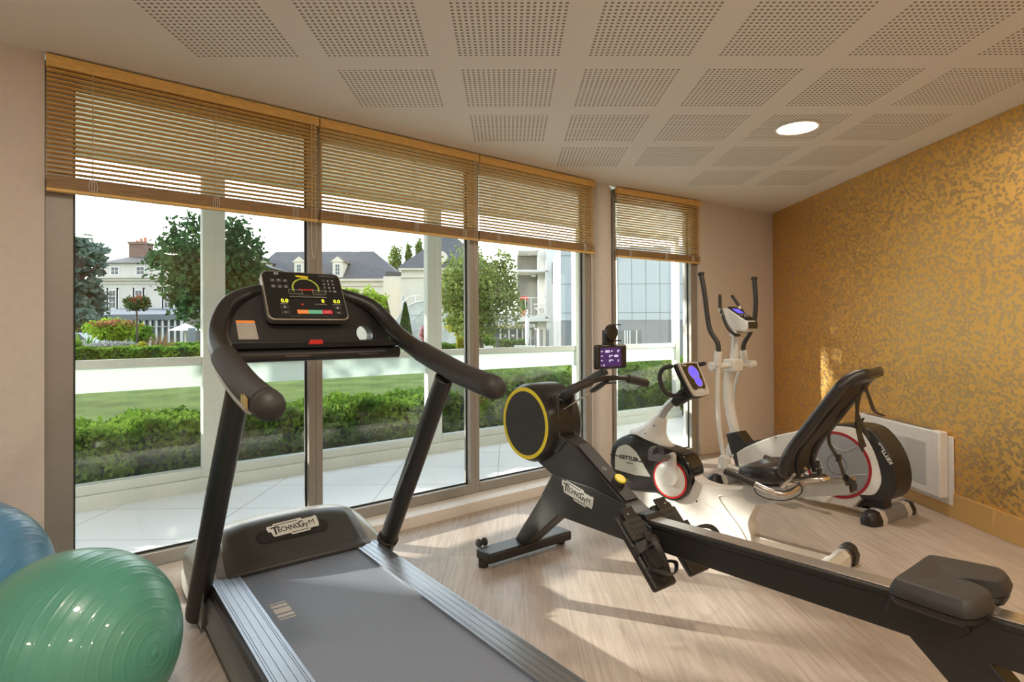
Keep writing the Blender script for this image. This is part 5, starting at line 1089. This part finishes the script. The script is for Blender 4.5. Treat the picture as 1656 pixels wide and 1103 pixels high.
# buildings ------------------------------------------------------
def win(b, x0, x1, z0, z1, y, nx=2, nz=2, frame_=.07, surround=None, sh=0):
    f = G().box(x0, x1, y - .06, y, z0, z1)
    w = f.build('window', M['win_white'], b); iw = (x1 - x0 - frame_ * 2); ih = (z1 - z0 - frame_ * 2); g = G(); mb = .05
    for i in range(nx):
        for j in range(nz):
            a = x0 + frame_ + iw * i / nx + mb / 2; c = z0 + frame_ + ih * j / nz + mb / 2
            g.box(a, a + iw / nx - mb, y - .075, y - .062, c, c + ih / nz - mb)
    g.build('panes', M['pane'], w)
    if surround: G().box(x0 - .12, x0 - .0, y - .05, y, z0, z1 + .12).box(x1, x1 + .12, y - .05, y, z0, z1 + .12).box(x0 - .12, x1 + .12, y - .05, y, z1, z1 + .14).box(x0 - .25, x1 + .25, y - .16, y, z0 - .14, z0).build('surround', M[surround], w)
    if sh: G().box(x0 - sh, x0, y - .05, y, z0, z1).box(x1, x1 + sh, y - .05, y, z0, z1).build('shutter', M['win_white'], w)
def hip(g, x0, x1, y0, y1, z0, z1, ins, ov=.25):
    g.add([(x0 - ov, y0 - ov, z0), (x1 + ov, y0 - ov, z0), (x1 + ov, y1 + ov, z0), (x0 - ov, y1 + ov, z0), (x0 + ins, (y0 + y1) / 2, z1), (x1 - ins, (y0 + y1) / 2, z1)], [(0, 1, 5, 4), (1, 2, 5), (2, 3, 4, 5), (3, 0, 4), (3, 2, 1, 0)])
# villa
Y = 45; X = lambda px: at(px, 500, Y)[0]; ZZ = lambda py: at(220, py, Y)[2]
V = empty('villa', (X(161), Y, 0), 0, 'pale stone villa with a brick chimney and grey awning, left of the dark tree', 'house'); vx = lambda px: X(px) - X(161); 
G().box(0, vx(345), 0, 9, -.1, ZZ(449)).build('wall', M['stone'], V)
g = G().box(-.2, vx(345), -.35, .4, ZZ(450), ZZ(446.5)).box(-.1, vx(345), -.2, .3, ZZ(454), ZZ(450)).box(-.05, vx(345), -.08, .3, ZZ(459.5), ZZ(458)); g.build('cornice', M['stone'], V)
G().box(.05, vx(342), .2, 8.4, ZZ(449), ZZ(425)).build('attic_storey', M['stone'], V)
g = G(); hip(g, 0.1, vx(400), .2, 8.4, ZZ(425), ZZ(381), vx(277)); g.build('roof', M['slate'], V)
G().box(vx(192), vx(217), 1.2, 2.4, ZZ(428), ZZ(390)).box(vx(191), vx(218), 1.1, 2.5, ZZ(391), ZZ(387)).build('chimney', M['brick'], V)
g = G()
for px, t in ((198, 383), (204.5, 379.5), (211.5, 378)): g.cyl((vx(px), 1.8, ZZ(388)), (vx(px), 1.8, ZZ(t)), .14, .10, 10)
g.build('chimney_pots', M['pot'], V)
for a, b in ((176, 191), (217.5, 232.5)): win(V, vx(a), vx(b), ZZ(445), ZZ(430), .2, 2, 2)
for a, b in ((175.5, 189), (218, 231.5), (265, 278)): win(V, vx(a), vx(b), ZZ(499.5), ZZ(468), 0, 2, 3, surround='stone', sh=.22)
# conservatory with awning in front of the villa
Y2 = 41; X2 = lambda px: at(px, 500, Y2)[0] - X(161); z2 = lambda py: at(220, py, Y2)[2]; yy = Y2 - Y
G().prism([(yy, z2(509.5)), (0.0, ZZ(501)), (0.0, ZZ(499)), (yy, z2(508.5))], X2(126), X2(299), 'x').build('awning', M['canvas_grey'], V)
sc = [(X2(126), z2(509.5))]; nsc = 26
for i in range(nsc):
    a = X2(126) + (X2(299) - X2(126)) * i / nsc; b = X2(126) + (X2(299) - X2(126)) * (i + 1) / nsc; m_x = (a + b) / 2
    sc += [(a, z2(516.5)), ((a + m_x) / 2, z2(518)), (m_x, z2(518.6)), ((b + m_x) / 2, z2(518))]
sc += [(X2(299), z2(516.5)), (X2(299), z2(509.5))]
G().prism(sc, yy - .03, yy).build('valance', M['canvas_grey'], V)
g = G()
for i in range(17): a = X2(132) + (X2(292) - X2(132)) * i / 16; g.box(a - .06, a + .06, yy + .05, yy + .15, -.1, z2(512))
g.box(X2(132), X2(292), yy + .05, yy + .15, z2(529), z2(528)); g.build('conservatory_frame', M['win_white'], V)
G().box(X2(132), X2(292), yy + .2, -.05, -.1, z2(513)).build('conservatory_glass', M['pane'], V)
# parasol, grey board, car
pb = P(300, 30); pr = empty('parasol', (pb[0], 30, -.06), 0, 'open white parasol on the terrace right of the villa awning', 'parasol'); zt = Z(522.5, 30) + .06; ze = Z(534, 30) + .06
g = G(); tipv = [(0, 0, zt)]; n = 8; rr = 26 / 930 * 30
g.add([(0, 0, zt)] + [(rr * math.cos(2 * math.pi * i / n), rr * math.sin(2 * math.pi * i / n), ze) for i in range(n)] + [(0, 0, zt - .06)], [(0, 1 + i, 1 + (i + 1) % n) for i in range(n)] + [(n + 1, 1 + (i + 1) % n, 1 + i) for i in range(n)]); g.build('canopy', M['canvas'], pr)
G().cyl((0, 0, 0), (0, 0, zt), .035, n=10).build('pole', M['alu_out'], pr)
sb_ = P(309, 27); G().box(sb_[0] - .15, sb_[0] + .15, 27, 27.12, -.06, Z(530, 27)).build('board', M['canvas_grey'], bevel=.01, label='upright grey board standing under the white parasol', cat='board')
cb = P(113, 31); car = empty('car', (cb[0], 31, -.06), 0, 'pale parked car partly hidden at the far left window edge', 'car')
G().prism([(-1.6, .25), (-1.65, .62), (-1.0, .80), (-.55, 1.22), (.55, 1.25), (.98, .84), (1.6, .70), (1.7, .3)], -.0, 1.6).build('body', M['car_paint'], car, bevel=.06, seg=3)
G().prism([(-.86, .84), (-.50, 1.16), (.50, 1.19), (.84, .86)], -.01, 1.61).build('side_glass', M['pane'], car)
for u in (-1.05, 1.1): G().lathe([(.001, -.02), (.16, -.02), (.30, 0), (.31, .18), (.001, .18)], (u, -.01, .31), (0, 1, 0), 24).build('wheel', M['rubber'], car)
# long slate-roofed building with dormers
Y = 74; X = lambda px: at(px, 500, Y)[0]; ZZ = lambda py: at(520, py, Y)[2]
D = empty('slate_roof_building', (X(395), Y, 0), 0, 'long cream building with a slate hip roof and white dormers, behind the treadmill console', 'house'); vx = lambda px: X(px) - X(395)
G().box(0, vx(640), 0, 10, -.1, ZZ(452)).build('wall', M['cream_stone'], D); g = G().box(-.2, vx(642), -.35, .3, ZZ(455), ZZ(451)).box(-.1, vx(641), -.15, .3, ZZ(463), ZZ(462)); g.build('cornice', M['cream_stone'], D)
g = G(); g.add([(0, -.4, ZZ(451)), (vx(653), -.4, ZZ(451)), (vx(653), 10.4, ZZ(451)), (0, 10.4, ZZ(451)), (vx(421), 5, at(520, 407, Y + 5)[2]), (vx(590) + (X(590) - X(828)) * 0, 5, at(520, 407, Y + 5)[2])], [(0, 1, 5, 4), (1, 2, 5), (2, 3, 4, 5), (3, 0, 4), (3, 2, 1, 0)]); g.build('roof', M['slate'], D)
for px in (422, 485, 547):
    a, b = vx(px - 8), vx(px + 8); d = G().box(a, b, -.25, 2.6, ZZ(449), ZZ(424)).build('dormer', M['cream_stone'], D)
    G().prism([(a - .25, ZZ(424)), (b + .25, ZZ(424)), ((a + b) / 2, ZZ(415))], -.35, 3.6).build('dormer_gable', M['cream_stone'], d)
    G().prism([(a - .30, ZZ(423.6)), (a - .30, ZZ(423)), ((a + b) / 2, ZZ(413.8)), (b + .30, ZZ(423)), (b + .30, ZZ(423.6)), ((a + b) / 2, ZZ(414.8))], -.1, 3.7).build('dormer_roof', M['slate'], d)
    win(d, (a + b) / 2 - .35, (a + b) / 2 + .35, ZZ(446), ZZ(427), -.25, 2, 3)
for px in (611, 634): win(D, vx(px - 4.5), vx(px + 4), ZZ(503), ZZ(476), 0, 2, 3)
# sunlit pavilion with steep roof
Y = 60; X = lambda px: at(px, 500, Y)[0]; ZZ = lambda py: at(680, py, Y)[2]
D = empty('stone_pavilion', (X(649), Y, 0), 0, 'sunlit cream stone pavilion with a steep dark pyramid roof behind the greenhouse', 'house'); vx = lambda px: X(px) - X(649)
G().box(0, vx(792), 0, 8, -.1, ZZ(437)).build('wall', M['cream_stone'], D); g = G().box(-.25, vx(796), -.35, .3, ZZ(437), ZZ(433.5)).box(-.1, vx(794), -.15, .3, ZZ(449), ZZ(448)); g.build('cornice', M['cream_stone'], D)
g = G(); g.add([(-.4, -.4, ZZ(433.5)), (vx(797), -.4, ZZ(433.5)), (vx(797), 8.4, ZZ(433.5)), (-.4, 8.4, ZZ(433.5)), (vx(716), 4, at(680, 378, Y + 4)[2]), (vx(724), 4, at(680, 378, Y + 4)[2])], [(0, 1, 5, 4), (1, 2, 5), (2, 3, 4, 5), (3, 0, 4), (3, 2, 1, 0)]); g.build('roof', M['slate'], D)
G().lathe([(.28, 0), (.62, 0), (.62, .9), (.28, .9)], (vx(714), -.1, ZZ(416)), (0, 1, 0), 24).build('round_dormer', M['cream_stone'], D); G().lathe([(.001, .05), (.30, .05), (.001, .06)], (vx(714), -.1, ZZ(416)), (0, 1, 0), 20).build('round_window', M['pane'], D)
for px in (645.5, 685): win(D, vx(px) + (.3 if px < 650 else 0), vx(px + 5) + (.3 if px < 650 else 0), ZZ(505), ZZ(477), 0, 2, 3)
Y3 = 66; lk = empty('link_building', (at(620, 500, Y3)[0], Y3, 0), 0, 'low link block with a grey roof between the slate-roofed building and the pavilion', 'house')
G().box(0, 2.6, 0, 4, -.1, Z(448, Y3)).build('wall', M['cream_stone'], lk); G().box(.2, 2.2, .2, 4, Z(448, Y3), Z(440, Y3)).build('roof', M['slate'], lk)
# greenhouse: glazed barrel vault with white ribs
Y = 47; X = lambda px: at(px, 500, Y)[0]; GH = empty('greenhouse', (X(688), Y, -.06), 0, 'old white-ribbed greenhouse with a rounded glass roof, behind the cone topiaries', 'greenhouse')
hw_ = 54 / 930 * Y; ht = at(688, 487, Y)[2] + .06
arc = [(hw_ * math.cos(R(a)), ht * (math.sin(R(a)) ** .8 if 0 < a < 180 else 0)) for a in range(0, 181, 6)]
G().prism(arc, 0, 6).build('glass_vault', M['green_glass'], GH)
g = G()
for y in (-.03, 1.5, 3, 4.5, 6.0): g.tube([(x * 1.004, y, z * 1.004) for x, z in arc], .035, 6)
for i in range(4, 28, 2): x, z = arc[i]; g.tube([(x, -.03, z), (x, -.03, 0)], .022, 5); 
for f in (.35, .7): g.tube([(-hw_ * math.sqrt(1 - f * f), -.03, ht * f), (hw_ * math.sqrt(1 - f * f), -.03, ht * f)], .025, 5)
g.tube([(-1, -.05, ht * .55), (-.1, -.05, ht * .82), (.8, -.05, ht * .55)], .03, 5); g.tube([(-1, -.05, ht * .55), (-1, -.05, 0)], .03, 5); g.tube([(.8, -.05, ht * .55), (.8, -.05, 0)], .03, 5)
g.build('ribs', M['win_white'], GH)
G().box(-.7, 2.0, 1.0, 1.1, ht, ht + .05).box(-1.0, -.95, 1, 1.1, ht - .1, ht + .6).tube(smooth([(-2.6, 1, ht * .8), (-1.6, 1, ht + .35), (-.6, 1, ht + .55)], 4), .03, 6).build('ridge_rail', M['win_white'], GH)
# building with balconies (behind the round tree, right)
Y = 30; X = lambda px: at(px, 500, Y)[0]; ZZ = lambda py: at(860, py, Y)[2]
D = empty('balcony_building', (X(838), Y, 0), 0, 'white building with two grey recessed balconies above the restaurant', 'building'); vx = lambda px: X(px) - X(838)
G().box(0, vx(872), 1.8, 5.5, ZZ(403) * 0 + ZZ(522), ZZ(403)).build('recess_wall', M['cladding'], D)
for a, b, c, e2 in ((838.5, 872, 403.5, 406.5), (838, 888, 436.5, 440), (838, 890, 512, 520)): G().box(vx(a), vx(b), -.05, 3, ZZ(e2), ZZ(c)).build('balcony_slab', M['render'], D, bevel=.02)
G().box(vx(869.5), vx(872.5), -.05, .25, ZZ(437), ZZ(405)).box(vx(882), vx(886), -.05, .25, ZZ(515), ZZ(438)).build('pillar', M['render'], D)
G().box(vx(884), vx(908), 0, 5.5, -.1, ZZ(395)).box(vx(872), vx(886), .8, 5.5, -.1, ZZ(395)).build('white_wing', M['render'], D)
g = G()
for px in (866, 876, 884, 898): g.box(vx(px) - .05, vx(px) + .1, -.03, -.005, -.1, ZZ(533)) if px > 883 else g.box(vx(px) - .05, vx(px) + .1, .77, .795, -.1, ZZ(533))
g.box(vx(893), vx(895), -.03, -.005, ZZ(460), ZZ(425)); g.build('narrow_windows', M['panel_dk'], D)
g = G().box(vx(840), vx(882), -.03, 0.02, ZZ(482), ZZ(481)).box(vx(840), vx(882), -.03, 0.02, ZZ(511), ZZ(510))
for px in (840, 849.5, 859, 870, 881): g.box(vx(px) - .015, vx(px) + .015, -.03, .02, ZZ(512), ZZ(481))
g.build('railing', M['win_white'], D)
g = G()
for px, py in ((855, 408.5), (864, 444.5)): g.lathe([(.001, -.08), (.11, -.06), (.15, 0), (.001, .0)], (vx(px), .9, ZZ(py) + .05), (0, 0, 1), 16)
g.build('balcony_lamp', M['win_white'], D)
# balcony chair and flowers
ch = empty('garden_chair', (X(876), Y + .6, ZZ(512)), 0, 'white slatted garden chair standing on the lower balcony', 'chair')
for s in (0, .45):
    G().beam((-.28, s, 0), (.22, s, .48), .04, .05).build('leg', M['win_white'], ch); G().beam((.22, s, 0), (-.28, s, .48), .04, .05).build('leg', M['win_white'], ch)
G().box(-.32, .24, 0, .45, .44, .49).build('seat', M['win_white'], ch); g = G()
for i in range(6): g.beam((.20 + i * .035, 0.0, .52 + i * .09), (.20 + i * .035, .47, .52 + i * .09), .03, .07)
g.build('backrest', M['win_white'], ch); G().box(-.38, .20, 0, .05, .66, .70).box(-.38, .20, .42, .47, .66, .70).build('armrest', M['win_white'], ch)
fl_ = empty('flower_pot', (X(848), Y + .5, ZZ(512)), 0, 'pot of red geraniums on the lower balcony', 'flowers')
q = blob((0, 0, .70), (.20, .2, .30), 260, .07, 301); flatquads('leaves', M['leaf_hedge'], q, fl_); q = blob((0, 0, .98), (.22, .2, .12), 160, .07, 302)
M['geranium'] = leafmat('geranium', (.7, .02, .02), (.85, .06, .05), 3); flatquads('flowers', M['geranium'], q, fl_); G().lathe([(.001, 0), (.15, 0), (.20, .40), (.17, .40)], (0, 0, 0), (0, 0, 1), 18).build('pot', M['pot'], fl_)
# restaurant
Y = 36; X = lambda px: at(px, 500, Y)[0]; ZZ = lambda py: at(830, py, Y)[2]
D = empty('restaurant', (X(775), Y, 0), 0, 'glass-fronted restaurant with a yellow awning strip below the balconies', 'building'); vx = lambda px: X(px) - X(775)
G().box(0, vx(868), 2, 6, -.1, ZZ(506)).build('back_wall', M['render'], D); G().box(0, vx(868), 0, 4, ZZ(530), ZZ(524)).box(0, vx(845), 1.0, 4, ZZ(524), ZZ(507)).build('roof_band', M['lt_grey'], D)
G().box(0, vx(850), -.05, 0, ZZ(528.5), ZZ(526.8)).build('awning_strip', M['awning'], D); G().box(0, vx(868), .3, .35, -.1, ZZ(529)).build('glazing', M['pane'], D); g = G()
for px in (782, 809, 823, 836, 845, 858): g.box(vx(px) - .05, vx(px) + .05, .2, .29, -.1, ZZ(529))
g.box(0, vx(868), .2, .29, ZZ(532), ZZ(531)).box(0, vx(868), .2, .29, ZZ(547), ZZ(546.5)); g.build('glazing_bars', M['win_white'], D)
G().box(vx(815), vx(818.5), .15, .2, ZZ(545), ZZ(540.5)).box(vx(827), vx(832), .15, .2, ZZ(544.5), ZZ(541)).build('notices', M['win_white'], D)
pu = P(852.5, 27); u_ = empty('closed_parasol', (pu[0], 27, -.06), 0, 'closed white parasol standing on the restaurant terrace', 'parasol')
G().lathe([(.001, 2.35 - .1), (.03, 2.2), (.085, 1.7), (.11, 1.1), (.085, .62), (.04, .55), (.001, .55)], (0, 0, 0), (0, 0, 1), 14).build('canopy', M['canvas'], u_); G().cyl((0, 0, 0), (0, 0, .6), .03, n=8).build('pole', M['alu_out'], u_)
tb = P(844, 26); t_ = empty('garden_table', (tb[0], 26, -.06), 0, 'low grey terrace table in front of the closed parasol', 'table'); G().box(-.35, .6, 0, .7, .52, .56).build('tabletop', M['lt_grey'], t_)
for a, b in ((-.3, .05), (.52, .05), (-.3, .62), (.52, .62)): G().cyl((a, b, 0), (a, b, .52), .025, n=8).build('leg', M['lt_grey'], t_)
pt = P(787, 24); p_ = empty('planter', (pt[0], 24, -.06), 0, 'white planter with a small palm beside the trunk of the round tree', 'planter'); G().lathe([(.001, 0), (.20, 0), (.27, .62), (.22, .62)], (0, 0, 0), (0, 0, 1), 20).build('pot', M['render'], p_)
rnd = random.Random(5); q = []
for _ in range(60):
    a = rnd.uniform(0, 6.28); t = rnd.uniform(.2, 1.2); d = Vector((math.cos(a) * t, math.sin(a) * t, 1)).normalized(); s_ = Vector((-math.sin(a), math.cos(a), 0)) * .025; q.append([Vector((0, 0, .6)) - s_, Vector((0, 0, .6)) + s_, d * .55 + Vector((0, 0, .6)) + s_, d * .55 + Vector((0, 0, .6)) - s_])
flatquads('palm_leaves', M['leaf_hedge'], q, p_)
# panelled building on the right
Y = 25; X = lambda px: at(px, 500, Y)[0]; ZZ = lambda py: at(1040, py, Y)[2]
D = empty('panel_building', (X(907), Y, 0), 0, 'modern building clad in pale blue-grey panels over a dark base, seen right of the balconies', 'building'); vx = lambda px: X(px) - X(907)
G().box(0, vx(1250), 0, 4.2, ZZ(517.5), ZZ(399)).build('upper_wall', M['panel'], D); G().box(0, vx(1250), .02, 4.2, -.1, ZZ(517.5)).build('base_wall', M['panel_dk'], D)
g = G()
for i in range(-4, 8): px = 1022 + 22.7 * i; g.box(vx(px) - .012, vx(px) + .012, -.008, 0.0, ZZ(517), ZZ(399)) if px > 908 else None
for py in (413, 459, 505.5): g.box(0, vx(1250), -.008, 0.0, ZZ(py) - .012, ZZ(py) + .012)
for i in range(2, 7): px = 1022 + 22.7 * i - 22.7; g.box(vx(px) - .01, vx(px) + .01, .012, .02, -.1, ZZ(518))
g.build('panel_joints', M['joint'], D)
w_ = G().box(vx(985), vx(1039), -.02, .05, ZZ(559), ZZ(532)).build('window', M['panel_dk'], D); G().box(vx(987), vx(1037), -.03, -.02, ZZ(558), ZZ(533.5)).build('pane', M['pane'], w_)
g = G()
for px in (1009, 1013, 1017, 1028): g.box(vx(px), vx(px + 2), -.04, -.03, ZZ(557), ZZ(534))
g.build('curtain', M['canvas'], w_)
